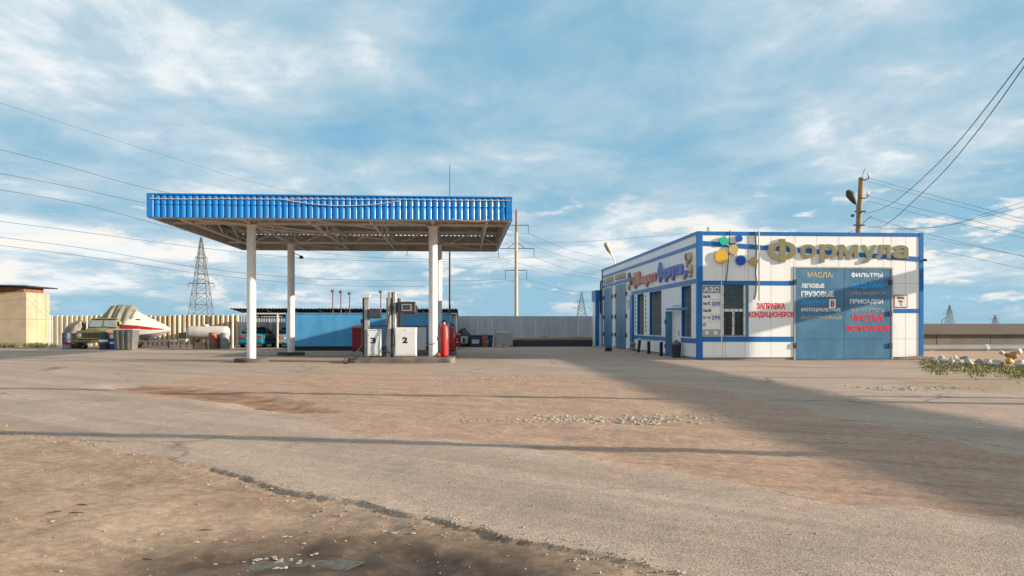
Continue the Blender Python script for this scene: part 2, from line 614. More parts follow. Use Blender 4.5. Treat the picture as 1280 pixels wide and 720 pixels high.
LIP = [(-40, 44), (-7.03, 12.3), (-5.62, 10.92), (-4.13, 9.67), (-2.29, 7.9), (-1.42, 7.1), (-0.86, 6.59), (-0.11, 6.06), (0.36, 5.67),
       (0.96, 5.09), (1.3, 4.57), (2.2, 3.6), (4.5, 1.5), (14, -6)]
VERGE = LIP + [(14, -60), (-60, -60), (-60, 44)]
PATCH = [(-8.9, 19.3), (-4.86, 15.19), (-2.26, 12.5), (0.61, 9.49), (2.06, 7.84), (2.89, 7.18), (4.51, 5.97), (7.5, 4.2), (8.5, 7.0),
         (6.87, 9.09), (6.25, 12.5), (5.95, 17.62), (3.85, 22.9), (-0.48, 25.2), (-4.76, 25.4), (-7.8, 22.6)]
RIGHT = [(10.5, 19.5), (12.6, 15.0), (20, 11), (30, 15), (30, 60), (21.2, 60), (20.9, 34), (20.6, 31), (17.5, 25.5)]
PUD = [(-1.60, 5.28), (-1.30, 5.48), (-0.75, 5.42), (0.05, 5.10), (0.25, 4.72), (-0.35, 4.66), (-0.95, 4.85), (-1.40, 5.05)]
STAIN = [(-9.2, 20.6), (-7.3, 20.0), (-5.0, 17.8), (-3.2, 15.6), (-2.5, 14.0), (-3.4, 14.0), (-4.6, 15.1), (-6.8, 17.6)]


def span(a, b, s):
    n = max(1, int(round((b - a) / s)))
    return list(np.linspace(a, b, n + 1)[:-1])


gx = span(-4000, -400, 900) + span(-400, -60, 60) + span(-60, -26, 2.0) + span(-26, -7.5, 0.13) + span(-7.5, 7.5, 0.034) + span(7.5, 26, 0.13) \
    + span(26, 60, 2.0) + span(60, 400, 60) + span(400, 4001, 900) + [4001]
gy = span(-4000, -400, 900) + span(-400, -40, 60) + span(-40, 0, 4) + span(0, 3.9, 0.3) + span(3.9, 8.5, 0.03) + span(8.5, 14, 0.055) \
    + span(14, 30, 0.13) + span(30, 70, 0.6) + span(70, 400, 40) + span(400, 6001, 800) + [6001]
GX, GY = np.meshgrid(np.array(gx), np.array(gy))
wob = 0.12 * fbm(GX * 0.9, GY * 0.9, 3, 5, 0.5) + 0.03 * fbm(GX * 7, GY * 7, 9, 3)
dv = poly_sdf(GX, GY, VERGE) + wob
dp = poly_sdf(GX, GY, PATCH) + wob * 2.2 + 0.5 * fbm(GX * 0.45, GY * 0.45, 21, 3)
dr = poly_sdf(GX, GY, RIGHT) + wob * 2.0
ds = poly_sdf(GX, GY, STAIN) + 0.28 * fbm(GX * 0.9, GY * 0.9, 33, 4)
du = poly_sdf(GX, GY, PUD) + 0.16 * fbm(GX * 2.2, GY * 2.2, 41, 4)


def sstep(a, b, x):
    t = np.clip((x - a) / (b - a), 0, 1)
    return t * t * (3 - 2 * t)


near = sstep(40, 16, GY) * sstep(30, 18, np.abs(GX)) * sstep(-2, 2, GY)
verge = sstep(0.02, -0.035, dv)                      # 1 on the low dirt verge, a crumbling asphalt lip at its edge
patch = sstep(0.7, -0.5, dp)
pit = sstep(0.25, -0.35, ds)
pud = sstep(1.0, -0.05, du)
basin = sstep(0.35, -0.2, du)
HZ = 0.012 * fbm(GX * 0.35, GY * 0.35, 5, 3)
lipd = 0.010 + 0.034 * sstep(-3.2, -1.9, GX) * np.clip(0.85 + 0.9 * fbm(GX * 0.8, GY * 0.8, 77, 3), 0.35, 1.5)
HZ -= lipd * verge + 0.018 * patch + 0.05 * pit + 0.055 * basin
HZ += 0.015 * np.exp(-(np.abs(dv + 0.14) / 0.16) ** 2) * (0.5 + 0.5 * fbm(GX * 1.5, GY * 1.5, 61, 3)) * verge
HZ += (verge * 0.009 + patch * 0.010) * fbm(GX * 2.2, GY * 2.2, 7, 4) + (verge * 0.004 + patch * 0.0025) * fbm(GX * 16, GY * 16, 8, 2)
HZ += 0.004 * (1 - verge) * fbm(GX * 3, GY * 3, 70, 3)
# crumbs along the broken edge
HZ += 0.010 * np.clip(fbm(GX * 12, GY * 12, 12, 3), -0.3, 1) * np.exp(-((dv + 0.06) / 0.08) ** 2)
HZ *= near
HZ += 0.02 * fbm(GX * 0.1, GY * 0.1, 91, 2) * (1 - near) * (GY < 29) * (GY > -100)
is_dirt = (np.minimum(np.minimum(dv, dp + 0.1), dr) < 0) | (GY > 62) | (np.abs(GX) > 55) | (GY < -40)


def ground_h(x, y):
    j = min(max(int(np.searchsorted(gy, y)), 1), len(gy) - 1)
    i = min(max(int(np.searchsorted(gx, x)), 1), len(gx) - 1)
    return float(HZ[j, i])


def ground_mesh(name, mask, material):
    ny, nx = GX.shape
    idx = np.arange(nx * ny).reshape(ny, nx)
    q = np.stack([idx[:-1, :-1], idx[:-1, 1:], idx[1:, 1:], idx[1:, :-1]], -1).reshape(-1, 4)
    fm = mask.reshape(-1)
    q = q[fm]
    used, inv = np.unique(q, return_inverse=True)
    q = inv.reshape(-1, 4).astype(np.int32)
    co = np.stack([GX.ravel()[used], GY.ravel()[used], HZ.ravel()[used]], -1).astype(np.float32)
    me = bpy.data.meshes.new(name)
    me.vertices.add(len(co))
    me.vertices.foreach_set('co', co.ravel())
    me.loops.add(q.size)
    me.loops.foreach_set('vertex_index', q.ravel())
    me.polygons.add(len(q))
    me.polygons.foreach_set('loop_start', np.arange(0, q.size, 4, dtype=np.int32))
    me.polygons.foreach_set('loop_total', np.full(len(q), 4, dtype=np.int32))
    for an, arr in (('verge', verge), ('patch', patch), ('pit', pit), ('wet', pud)):
        at = me.attributes.new(an, 'FLOAT', 'POINT')
        at.data.foreach_set('value', arr.ravel()[used].astype(np.float32))
    me.update(calc_edges=True)
    me.validate()
    me.shade_smooth()
    me.materials.append(material)
    o = bpy.data.objects.new(name, me)
    COL.objects.link(o)
    o['kind'] = 'structure'
    return o


def surface_mat(name, build):
    m = bpy.data.materials.new(name)
    m.use_nodes = True
    N, L = m.node_tree.nodes, m.node_tree.links
    build(N, L, N['Principled BSDF'])
    return m


def nz(N, L, vec, scale, detail=5, rough=0.6, dist=0.0):
    n = N.new('ShaderNodeTexNoise')
    n.inputs['Scale'].default_value = scale
    n.inputs['Detail'].default_value = detail
    n.inputs['Roughness'].default_value = rough
    n.inputs['Distortion'].default_value = dist
    L.new(vec, n.inputs['Vector'])
    return n.outputs['Fac']


def rng(N, L, v, a, b, c=0.0, d=1.0):
    n = N.new('ShaderNodeMapRange')
    L.new(v, n.inputs[0])
    for i, q in enumerate((a, b, c, d)):
        n.inputs[i + 1].default_value = q
    return n.outputs[0]


def mixc(N, L, f, a, b, blend='MIX'):
    n = N.new('ShaderNodeMix')
    n.data_type = 'RGBA'
    n.blend_type = blend
    if isinstance(f, (int, float)):
        n.inputs[0].default_value = f
    else:
        L.new(f, n.inputs[0])
    for i, v in ((6, a), (7, b)):
        if isinstance(v, tuple):
            n.inputs[i].default_value = (*v, 1)
        else:
            L.new(v, n.inputs[i])
    return n.outputs[2]


def mul(N, L, a, b):
    n = N.new('ShaderNodeMath')
    n.operation = 'MULTIPLY'
    for i, v in enumerate((a, b)):
        if isinstance(v, (int, float)):
            n.inputs[i].default_value = v
        else:
            L.new(v, n.inputs[i])
    return n.outputs[0]


def attr(N, name):
    n = N.new('ShaderNodeAttribute')
    n.attribute_name = name
    return n.outputs['Fac']


def pos_map(N, L, scale=(1, 1, 1), rot=0.0):
    g = N.new('ShaderNodeNewGeometry')
    mp = N.new('ShaderNodeMapping')
    mp.vector_type = 'TEXTURE'
    mp.inputs['Scale'].default_value = tuple(1 / q for q in scale)
    mp.inputs['Rotation'].default_value = (0, 0, rot)
    L.new(g.outputs['Position'], mp.inputs[0])
    return mp.outputs[0]


def dirt_nodes(N, L, b):
    p = pos_map(N, L)
    tr = pos_map(N, L, (0.5, 2.2, 1), R(150))
    col = mixc(N, L, rng(N, L, nz(N, L, p, 0.6, 6), 0.35, 0.65), (0.32, 0.21, 0.14), (0.41, 0.29, 0.205))
    red = mixc(N, L, rng(N, L, nz(N, L, tr, 0.9, 7, 0.62), 0.35, 0.68), (0.365, 0.218, 0.152), (0.44, 0.30, 0.215))
    col = mixc(N, L, mul(N, L, attr(N, 'patch'), 0.85), col, red)
    dk = rng(N, L, nz(N, L, p, 1.7, 8, 0.66, 0.4), 0.50, 0.70, 0, 0.75)
    col = mixc(N, L, mul(N, L, dk, attr(N, 'verge')), col, (0.23, 0.145, 0.09))
    pale = rng(N, L, nz(N, L, tr, 2.3, 9, 0.7), 0.58, 0.74, 0, 0.7)
    col = mixc(N, L, pale, col, (0.46, 0.365, 0.27))
    tk = pos_map(N, L, (0.10, 3.0, 1), R(152))
    trk = rng(N, L, nz(N, L, tk, 1.2, 4, 0.55, 0.6), 0.54, 0.66, 0, 0.42)
    col = mixc(N, L, trk, col, (0.22, 0.145, 0.095))
    fine = nz(N, L, p, 70, 6, 0.8)
    col = mixc(N, L, 1.0, col, mixc(N, L, rng(N, L, fine, 0.3, 0.7), (0.72, 0.72, 0.72), (1.22, 1.22, 1.2)), 'MULTIPLY')
    med = nz(N, L, p, 11, 8, 0.75)
    col = mixc(N, L, 1.0, col, mixc(N, L, rng(N, L, med, 0.32, 0.68), (0.70, 0.69, 0.67), (1.25, 1.26, 1.28)), 'MULTIPLY')
    grit = N.new('ShaderNodeTexVoronoi')
    grit.inputs['Scale'].default_value = 60
    L.new(p, grit.inputs['Vector'])
    gs = N.new('ShaderNodeSeparateColor')
    L.new(grit.outputs['Color'], gs.inputs[0])
    peb = mul(N, L, rng(N, L, gs.outputs[0], 0.86, 0.90), rng(N, L, grit.outputs['Distance'], 0.25, 0.38, 1, 0))
    col = mixc(N, L, mul(N, L, peb, 0.6), col, (0.50, 0.42, 0.33))
    peb2 = mul(N, L, rng(N, L, gs.outputs[1], 0.86, 0.90), rng(N, L, grit.outputs['Distance'], 0.25, 0.38, 1, 0))
    col = mixc(N, L, mul(N, L, peb2, 0.55), col, (0.10, 0.07, 0.05))
    pitv = mul(N, L, attr(N, 'pit'), rng(N, L, nz(N, L, p, 1.3, 7, 0.65), 0.38, 0.6, 0.2, 0.95))
    col = mixc(N, L, pitv, col, (0.20, 0.085, 0.04))
    wet = attr(N, 'wet')
    col = mixc(N, L, mul(N, L, wet, rng(N, L, nz(N, L, p, 3.0, 7, 0.65), 0.3, 0.55, 0.6, 1.0)), col, (0.060, 0.036, 0.020))
    L.new(col, b.inputs['Base Color'])
    L.new(rng(N, L, wet, 0.5, 1.0, 0.95, 0.55), b.inputs['Roughness'])
    b.inputs['Specular IOR Level'].default_value = 0.25
    bp = N.new('ShaderNodeBump')
    bp.inputs['Distance'].default_value = 0.02
    bp.inputs['Strength'].default_value = 0.8
    L.new(mixc(N, L, 0.5, fine, med), bp.inputs['Height'])
    L.new(bp.outputs[0], b.inputs['Normal'])


def asphalt_nodes(N, L, b):
    p = pos_map(N, L)
    tr = pos_map(N, L, (0.3, 1.8, 1), R(138))
    ty_ = pos_map(N, L, (0.07, 3.2, 1), R(141))
    col = mixc(N, L, rng(N, L, nz(N, L, tr, 0.55, 6, 0.6), 0.36, 0.64), (0.325, 0.24, 0.185), (0.42, 0.315, 0.245))
    red = rng(N, L, nz(N, L, p, 0.35, 8, 0.66, 0.3), 0.47, 0.66, 0, 0.75)
    col = mixc(N, L, red, col, (0.395, 0.268, 0.20))
    dark = rng(N, L, nz(N, L, p, 0.22, 6, 0.6), 0.53, 0.68, 0, 0.45)
    col = mixc(N, L, dark, col, (0.21, 0.17, 0.135))
    col = mixc(N, L, mul(N, L, attr(N, 'patch'), 0.55), col, (0.42, 0.28, 0.205))
    col = mixc(N, L, mul(N, L, attr(N, 'verge'), 0.9), col, (0.20, 0.155, 0.115))
    agg = N.new('ShaderNodeTexVoronoi')
    agg.inputs['Scale'].default_value = 105
    L.new(p, agg.inputs['Vector'])
    sp = N.new('ShaderNodeSeparateColor')
    L.new(agg.outputs['Color'], sp.inputs[0])
    col = mixc(N, L, 1.0, col, mixc(N, L, rng(N, L, sp.outputs[0], 0.0, 1.0), (0.60, 0.59, 0.58), (1.38, 1.37, 1.36)), 'MULTIPLY')
    med = nz(N, L, p, 7, 6, 0.7)
    col = mixc(N, L, 1.0, col, mixc(N, L, rng(N, L, med, 0.3, 0.7), (0.86, 0.85, 0.84), (1.10, 1.11, 1.12)), 'MULTIPLY')
    trk = rng(N, L, nz(N, L, ty_, 1.0, 3, 0.5, 0.4), 0.55, 0.66, 0, 0.30)
    col = mixc(N, L, trk, col, (0.23, 0.175, 0.13))
    trp = rng(N, L, nz(N, L, ty_, 1.6, 3, 0.5, 0.3), 0.58, 0.68, 0, 0.35)
    col = mixc(N, L, trp, col, (0.47, 0.37, 0.28))
    warp = N.new('ShaderNodeVectorMath')
    wv = N.new('ShaderNodeTexNoise')
    wv.inputs['Scale'].default_value = 1.4
    wv.inputs['Detail'].default_value = 4
    L.new(p, wv.inputs['Vector'])
    warp.operation = 'MULTIPLY_ADD'
    L.new(wv.outputs['Color'], warp.inputs[0])
    warp.inputs[1].default_value = (0.9, 0.9, 0)
    L.new(p, warp.inputs[2])
    ck = N.new('ShaderNodeTexVoronoi')
    ck.feature = 'DISTANCE_TO_EDGE'
    ck.inputs['Scale'].default_value = 0.23
    L.new(warp.outputs[0], ck.inputs['Vector'])
    crack = mul(N, L, rng(N, L, ck.outputs['Distance'], 0.0, 0.012, 1, 0), rng(N, L, nz(N, L, p, 0.3, 4), 0.46, 0.56, 0, 0.75))
    col = mixc(N, L, crack, col, (0.11, 0.085, 0.06))
    oil = rng(N, L, nz(N, L, p, 0.8, 5, 0.5, 0.2), 0.64, 0.72, 0, 0.35)
    col = mixc(N, L, oil, col, (0.15, 0.12, 0.095))
    L.new(col, b.inputs['Base Color'])
    b.inputs['Roughness'].default_value = 0.9
    b.inputs['Specular IOR Level'].default_value = 0.25
    bp = N.new('ShaderNodeBump')
    bp.inputs['Distance'].default_value = 0.004
    bp.inputs['Strength'].default_value = 0.6
    L.new(agg.outputs['Distance'], bp.inputs['Height'])
    L.new(bp.outputs[0], b.inputs['Normal'])


fd = (is_dirt[:-1, :-1].astype(int) + is_dirt[1:, 1:] + is_dirt[1:, :-1] + is_dirt[:-1, 1:]) >= 2
MATS['dirt'] = surface_mat('dirt', dirt_nodes)
MATS['asphalt'] = surface_mat('asphalt', asphalt_nodes)
ground_mesh('ground', fd, MATS['dirt'])
ground_mesh('asphalt_yard', ~fd, MATS['asphalt'])

# shallow muddy water in the pothole, its rim set by the hollow it lies in
pw = MB()
ring = [(-1.08 + 0.42 * math.cos(t) + 0.03 * math.sin(3 * t), 5.18 + 0.20 * math.sin(t) + 0.02 * math.cos(4 * t)) for t in np.linspace(0, 2 * math.pi, 40)[:-1]]
inp = ((GX + 1.08) / 0.40) ** 2 + ((GY - 5.18) / 0.19) ** 2 < 1
pz = float(np.percentile(HZ[inp], 45))
pw.add([(x, y, pz) for x, y in ring], [tuple(range(len(ring)))])
tag(pw.build('puddle', 'water', origin=(-1.03, 5.12, pz)), None, kind='structure')

# loose stones: rubble too small to count
rs = random.Random(5)
ICO = None
bm_i = bmesh.new()
bmesh.ops.create_icosphere(bm_i, subdivisions=1, radius=1)
ICO_V = np.array([v.co[:] for v in bm_i.verts])
bm_i.verts.index_update()
ICO_F = [tuple(v.index for v in f.verts) for f in bm_i.faces]
bm_i.free()


def scatter(name, label, m, spots):
    V, F = [], []
    for (x, y, s, fl) in spots:
        a = rs.uniform(0, 6.28)
        j = 1 + 0.35 * (np.array([rs.random() for _ in ICO_V]) - 0.5)
        w = ICO_V * j[:, None] * np.array([s * rs.uniform(0.7, 1.4), s * rs.uniform(0.6, 1.0), s * fl * rs.uniform(0.6, 1.1)])
        ca, sa = math.cos(a), math.sin(a)
        w = np.stack([w[:, 0] * ca - w[:, 1] * sa + x, w[:, 0] * sa + w[:, 1] * ca + y, w[:, 2] + ground_h(x, y) + s * fl * 0.2], -1)
        n = len(V)
        V += [tuple(q) for q in w]
        F += [tuple(i + n for i in f) for f in ICO_F]
    mb = MB()
    mb.v, mb.f = V, F
    o = mb.build(name, m)
    return tag(o, label, 'gravel', kind='stuff')


sp = []
for _ in range(300):                                     # along the broken asphalt lip
    i = rs.randrange(1, len(LIP) - 4)
    t = rs.random()
    x = LIP[i][0] * (1 - t) + LIP[i + 1][0] * t
    y = LIP[i][1] * (1 - t) + LIP[i + 1][1] * t
    d = abs(rs.gauss(0, 0.16)) * rs.choice((1, 1, -0.3))
    sp.append((x - 0.7 * d, y - 0.7 * d, rs.uniform(0.005, 0.017), 0.7))
for _ in range(900):                                    # on the dirt verge
    x, y = rs.uniform(-5, 2), rs.uniform(4.0, 9.5)
    if y < np.interp(x, [q[0] for q in LIP], [q[1] for q in LIP]) - 0.1:
        sp.append((x, y, rs.uniform(0.002, 0.008) * (2.2 if rs.random() < 0.06 else 1), 0.65))
for _ in range(500):
    x, y = rs.uniform(-6, 8), rs.uniform(5, 18)
    sp.append((x, y, rs.uniform(0.006, 0.016), 0.6))
scatter('loose_gravel', 'small loose stones scattered over the dirt and broken asphalt edge', 'stone', sp)
sp = []
for _ in range(420):                                     # pale rubble line in the red patch
    x = rs.uniform(0.0, 4.6)
    y = 12.45 + 0.12 * math.sin(x * 1.7) + rs.gauss(0, 0.28)
    sp.append((x, y, rs.uniform(0.012, 0.045) * (0.6 + 0.6 * math.exp(-((x - 2.6) / 1.4) ** 2)), 0.5))
for _ in range(150):
    sp.append((rs.uniform(-1.0, 2.2), rs.gauss(22.3, 0.4), rs.uniform(0.012, 0.035), 0.5))
for _ in range(160):
    sp.append((rs.uniform(9.5, 12.0), rs.gauss(17.8, 0.35), rs.uniform(0.015, 0.045), 0.55))
scatter('rubble', 'pale line of crushed stone rubble in the red dirt patch', 'crust', sp)
sp = []
for cx, cy, sx, n in ((-1.25, 5.32, 0.12, 22), (-1.8, 5.85, 0.5, 26), (-0.9, 5.95, 0.4, 18), (-1.22, 5.14, 0.06, 8)):
    for _ in range(n):
        sp.append((rs.gauss(cx, sx), rs.gauss(cy, sx * 0.4), rs.uniform(0.008, 0.03), 0.2))
scatter('mud_crust', 'flat pale flakes of dried mud beside the wet pothole', 'crust', sp)
for (px, py, l, a, where) in ((103, 631, 0.10, -0.2, 'upper of the twigs at the left of the dirt'), (185, 691, 0.09, -0.4, 'twig at the bottom left, nearest the camera'), (70, 640, 0.08, 0.6, 'leftmost twig'),
                              (428, 665, 0.13, 0.7, 'twig right of the pothole near the asphalt edge'), (95, 640, 0.12, 0.05, 'twig just below the upper left one'), (255, 655, 0.16, 0.15, 'long twig left of the pothole')):
    x, y = on_ground(px, py)
    z = ground_h(x, y) + 0.005
    t = MB().tube([(x - l / 2 * math.cos(a), y - l / 2 * math.sin(a), z), (x, y, z + 0.006), (x + l / 2 * math.cos(a), y + l / 2 * math.sin(a), z)], [0.003, 0.005, 0.002], 5)
    tag(t.build('twig', 'twig', origin=(x, y, z)), 'thin dark ' + where + ' on the dirt' if 'dirt' not in where else 'thin dark twig, ' + where, 'twig', 'twigs on the foreground dirt')
# ------------------------------------------------------------------ service shop on the right
SX, SY = 10.25, 33.25               # its near corner
FR = X_at(1154, SY)                 # right end of the front
BK = on_x(753, 407, SX)[0]          # far end of the long side wall
TOP = 5.62


def fx(px):
    return X_at(px, SY)


def fz(px, py):
    return Z_at(px, py, SY)


shop = thing('service_shop', 'white panelled service shop with blue trim and a large blue gate', 'building', (SX, SY, 0))
core = MB()
core.box(SX + 0.42, FR - 0.12, SY + 0.42, BK - 0.1, 0, TOP - 0.35)
core.build('inner_wall', 'dark_concrete', shop)
MB().box(SX + 0.13, FR - 0.13, SY + 0.13, BK - 0.1, TOP - 0.32, TOP - 0.2).build('flat_roof', 'roof_brown', shop)
MB().box(SX + 0.04, FR - 0.04, SY + 0.05, SY + 0.3, -0.25, 0.10).build('plinth', 'concrete', shop)
MB().box(SX + 0.05, SX + 0.3, SY + 0.32, BK - 0.05, -0.25, 0.10).build('plinth', 'concrete', shop)
MB().box(FR - 0.09, FR - 0.02, SY + 0.1, BK - 0.1, -0.2, TOP - 0.05).build('side_wall', 'white_panel', shop)
MB().box(SX + 0.1, FR - 0.1, BK - 0.08, BK, -0.2, TOP - 0.05).build('rear_wall', 'white_panel', shop)


def rect_panels(a0, a1, seams, z0, z1, holes, emit, zs=()):
    """strips between the seams, cut where an opening is"""
    cuts = sorted(set([a0, a1] + [s for s in seams if a0 < s < a1] + [h[i] for h in holes for i in (0, 1) if a0 < h[i] < a1]))
    for p, q in zip(cuts, cuts[1:]):
        if q - p < 0.04:
            continue
        mid = (p + q) / 2
        blk = sorted((h[2], h[3]) for h in holes if h[0] < mid < h[1])
        lo = z0
        for b0, b1 in blk + [(z1, z1)]:
            if b0 - lo > 0.05:
                levels = [lo] + [z for z in zs if lo + 0.1 < z < b0 - 0.1] + [b0]
                for m0, m1 in zip(levels, levels[1:]):
                    emit(p + 0.006, q - 0.006, m0 + 0.004, m1 - 0.004)
            lo = b1


WIN = (fx(903), fx(931.5), fz(915, 421), fz(915, 354))
GATE = (fx(994), fx(1114), 0.02, fz(1050, 335.5))
MIDZ = fz(900, 353.5)
LOWZ = fz(900, 424)


def front_panel(p, q, z0, z1):
    MB().box(p, q, SY, SY + 0.12, z0, z1).build('wall_panel', 'white_panel', shop, bevel=0.006)


rect_panels(SX + 0.2, FR - 0.16, [SX + 0.2 + 1.02 * i for i in range(1, 10)], 0.1, TOP - 0.05, [WIN, GATE], front_panel, (LOWZ, MIDZ))

# blue trim strips of the front, 2 cm proud of the panels
TRY0, TRY1 = SY - 0.022, SY + 0.05


def trim(x0, x1, z0, z1):
    MB().box(x0, x1, TRY0, TRY1, z0, z1).build('blue_trim', 'blue_trim', shop, bevel=0.004)


cpost = MB()
cpost.box(SX - 0.035, SX + 0.21, SY - 0.035, SY + 0.18, -0.05, TOP)
cpost.build('corner_post', 'blue_trim', shop, bevel=0.01)
MB().box(FR - 0.2, FR + 0.01, SY - 0.03, SY + 0.15, -0.05, TOP).build('corner_post', 'blue_trim', shop, bevel=0.01)
trim(SX + 0.22, FR - 0.21, TOP - 0.17, TOP - 0.01)
za, zb = fz(877, 304), fz(1148, 324)
sb = MB()
sb.prism([(SX + 0.22, za - 0.1), (FR - 0.21, zb - 0.1), (FR - 0.21, zb + 0.1), (SX + 0.22, za + 0.1)], 'y', TRY0, TRY1)
sb.build('blue_trim', 'blue_trim', shop)
trim(SX + 0.22, GATE[0] - 0.08, MIDZ - 0.1, MIDZ + 0.09)
trim(SX + 0.22, GATE[0] - 0.08, LOWZ - 0.11, LOWZ + 0.11)
trim(GATE[1] + 0.08, FR - 0.21, fz(1130, 391), fz(1130, 386))
MB().box(WIN[1] + 0.02, WIN[1] + 0.15, SY - 0.012, SY + 0.04, LOWZ + 0.12, MIDZ - 0.11).build('blue_trim', 'blue_gate', shop)

# window with its grille
w = MB()
for a, b, c, d in ((WIN[0], WIN[1], WIN[3] - 0.07, WIN[3]), (WIN[0], WIN[1], WIN[2], WIN[2] + 0.07), (WIN[0], WIN[0] + 0.07, WIN[2] + 0.07, WIN[3] - 0.07),
                   (WIN[1] - 0.07, WIN[1], WIN[2] + 0.07, WIN[3] - 0.07)):
    w.box(a + 0.004, b - 0.004, SY + 0.01, SY + 0.16, c, d)
zm = fz(915, 387.5)
w.box(WIN[0] + 0.075, WIN[1] - 0.075, SY + 0.03, SY + 0.12, zm - 0.07, zm + 0.05)
xm = (WIN[0] + WIN[1]) / 2
w.box(xm - 0.05, xm + 0.05, SY + 0.035, SY + 0.12, WIN[2] + 0.07, zm - 0.07)
win = w.build('window_frame', 'white_paint', shop)
MB().box(WIN[0] + 0.03, WIN[1] - 0.03, SY + 0.13, SY + 0.15, zm, WIN[3] - 0.03).build('pane', 'glass_teal', win)
MB().box(WIN[0] + 0.03, xm - 0.03, SY + 0.131, SY + 0.151, WIN[2] + 0.03, zm - 0.04).build('pane', 'glass_dark', win)
MB().box(xm + 0.03, WIN[1] - 0.03, SY + 0.131, SY + 0.151, WIN[2] + 0.03, zm - 0.04).build('pane', 'glass_dark', win)
g = MB()
for i in range(5):
    x = WIN[0] + 0.1 + i * (WIN[1] - WIN[0] - 0.2) / 4
    g.bar((x, SY - 0.03, WIN[2] + 0.02), (x, SY - 0.03, WIN[3] - 0.02), 0.016)
for z in np.linspace(WIN[2] + 0.05, WIN[3] - 0.05, 6):
    g.bar((WIN[0] + 0.02, SY - 0.005, z), (WIN[1] - 0.02, SY - 0.005, z), 0.016)
for s in (-1, 1):
    pts = [(xm + s * (0.05 + 0.22 * math.sin(t)), SY - 0.045, zm + 0.35 + 0.3 * (1 - math.cos(t))) for t in np.linspace(0, math.pi, 9)]
    g.tube(pts, 0.014, 5)
g.build('window_grille', 'dark_steel', shop)

# double gate with its painted list
GY_ = SY - 0.018
gmid = fx(1055)
gf = MB()
gf.box(GATE[0] - 0.07, GATE[0], SY - 0.032, SY + 0.1, 0.0, GATE[3] + 0.07)
gf.box(GATE[1], GATE[1] + 0.07, SY - 0.032, SY + 0.1, 0.0, GATE[3] + 0.07)
gf.box(GATE[0], GATE[1], SY - 0.032, SY + 0.1, GATE[3], GATE[3] + 0.07)
gf.build('gate_frame', 'zinc', shop)
leaves = []
for a, b in ((GATE[0] + 0.012, gmid - 0.008), (gmid + 0.008, GATE[1] - 0.012)):
    q = MB()
    zc = [0.03, fz(1030, 424), fz(1030, 361), GATE[3] - 0.012]
    for z0, z1 in zip(zc, zc[1:]):
        q.box(a, b, GY_, GY_ + 0.05, z0 + 0.005, z1 - 0.005)
    q.box(a + 0.01, b - 0.01, GY_ + 0.012, GY_ + 0.06, 0.05, GATE[3] - 0.02)
    leaves.append(q.build('gate_leaf', 'blue_gate', shop))
for px, side in ((1113, 1), (994, 0)):
    for py in ((353, 392, 432) if side else (352.5, 432)):
        x = fx(px)
        MB().box(x - 0.1, x + 0.05, GY_ - 0.05, GY_ - 0.001, fz(px, py) - 0.11, fz(px, py) + 0.11).build('hinge', 'dark_steel', leaves[side], bevel=0.01)


def front_text(s, px0, px1, py0, py1, m, parent, y, bold=0.013, th=0.006, spacing=1.0, name='lettering', shear=0.0):
    vs, fs = text_verts(s, bold, spacing, shear=shear)
    x0, x1 = fx(px0), fx(px1)
    pm = (px0 + px1) / 2
    z0, z1 = fz(pm, py1), fz(pm, py0)
    V, F = solid_text(vs, fs, lambda u, v, d: (x0 + u * (x1 - x0), y - d, z0 + v * (z1 - z0)), th, 0.0)
    mb = MB()
    mb.add(V, F)
    return mb.build(name, m, parent)


TY = GY_ - 0.001
for s, a, b, c, d, m, lf, bo in (
        ('МАСЛА:', 1009, 1041, 340, 347, 'text_tan', 0, 0.018), ('ЛЕГКОВЫЕ', 1001.5, 1030, 354.5, 360, 'text_white', 0, 0.018),
        ('ГРУЗОВЫЕ', 1001.3, 1042, 364, 371, 'text_white', 0, 0.018), ('ЛОДОЧНЫЕ', 1001.3, 1033, 375.5, 380.3, 'text_sky', 0, 0.02),
        ('МОТОЦИКЛЕТНЫЕ', 1001.5, 1050.5, 385, 390, 'text_white', 0, 0.014), ('ИНДУСТРИАЛЬНЫЕ', 1001.3, 1052, 395, 400, 'text_grey', 0, 0.014),
        ('ФИЛЬТРЫ', 1063.5, 1103, 340.5, 347, 'text_white', 1, 0.018), ('АВТ', 1062.5, 1074.6, 354.5, 360, 'text_sky', 1, 0.014), ('ХИМИЯ', 1084.3, 1108.5, 354.5, 360, 'text_sky', 1, 0.014),
        ('СПЕЦ. ЖИДКОСТИ', 1062.5, 1107, 364.5, 368.8, 'text_grey', 1, 0.014), ('ПРИСАДКИ', 1062.2, 1103.5, 374, 380.5, 'text_white', 1, 0.018),
        ('АККУМУЛЯТОРЫ', 1062.5, 1104.5, 385, 390, 'text_grey', 1, 0.014), ('ЧИСТКА', 1063.5, 1104, 393, 401.5, 'red_text', 1, 0.022),
        ('ФОРСУНОК', 1057.5, 1113, 406, 414.5, 'red_text', 1, 0.022)):
    front_text(s, a, b, c, d, m, leaves[lf], TY, bo)
ringm = MB()
cx, cz = fx(1079.5), fz(1079.5, 357.3)
prof = [(0.13, 0), (0.135, 0.004), (0.085, 0.004), (0.08, 0)]
ringm.loft([[(cx + r * math.cos(t), TY - d, cz + r * math.sin(t)) for r, d in prof] for t in np.linspace(0, 2 * math.pi, 25)], caps=False)
ringm.build('lettering', 'text_sky', leaves[1])
st = MB().box(fx(1036), fx(1044.3), TY - 0.006, TY, fz(1040, 385), fz(1040, 374)).build('sticker', 'text_white', leaves[0])
front_text('В', 1038, 1042.6, 375.5, 383.5, 'red_text', leaves[0], TY - 0.0065, 0.03)

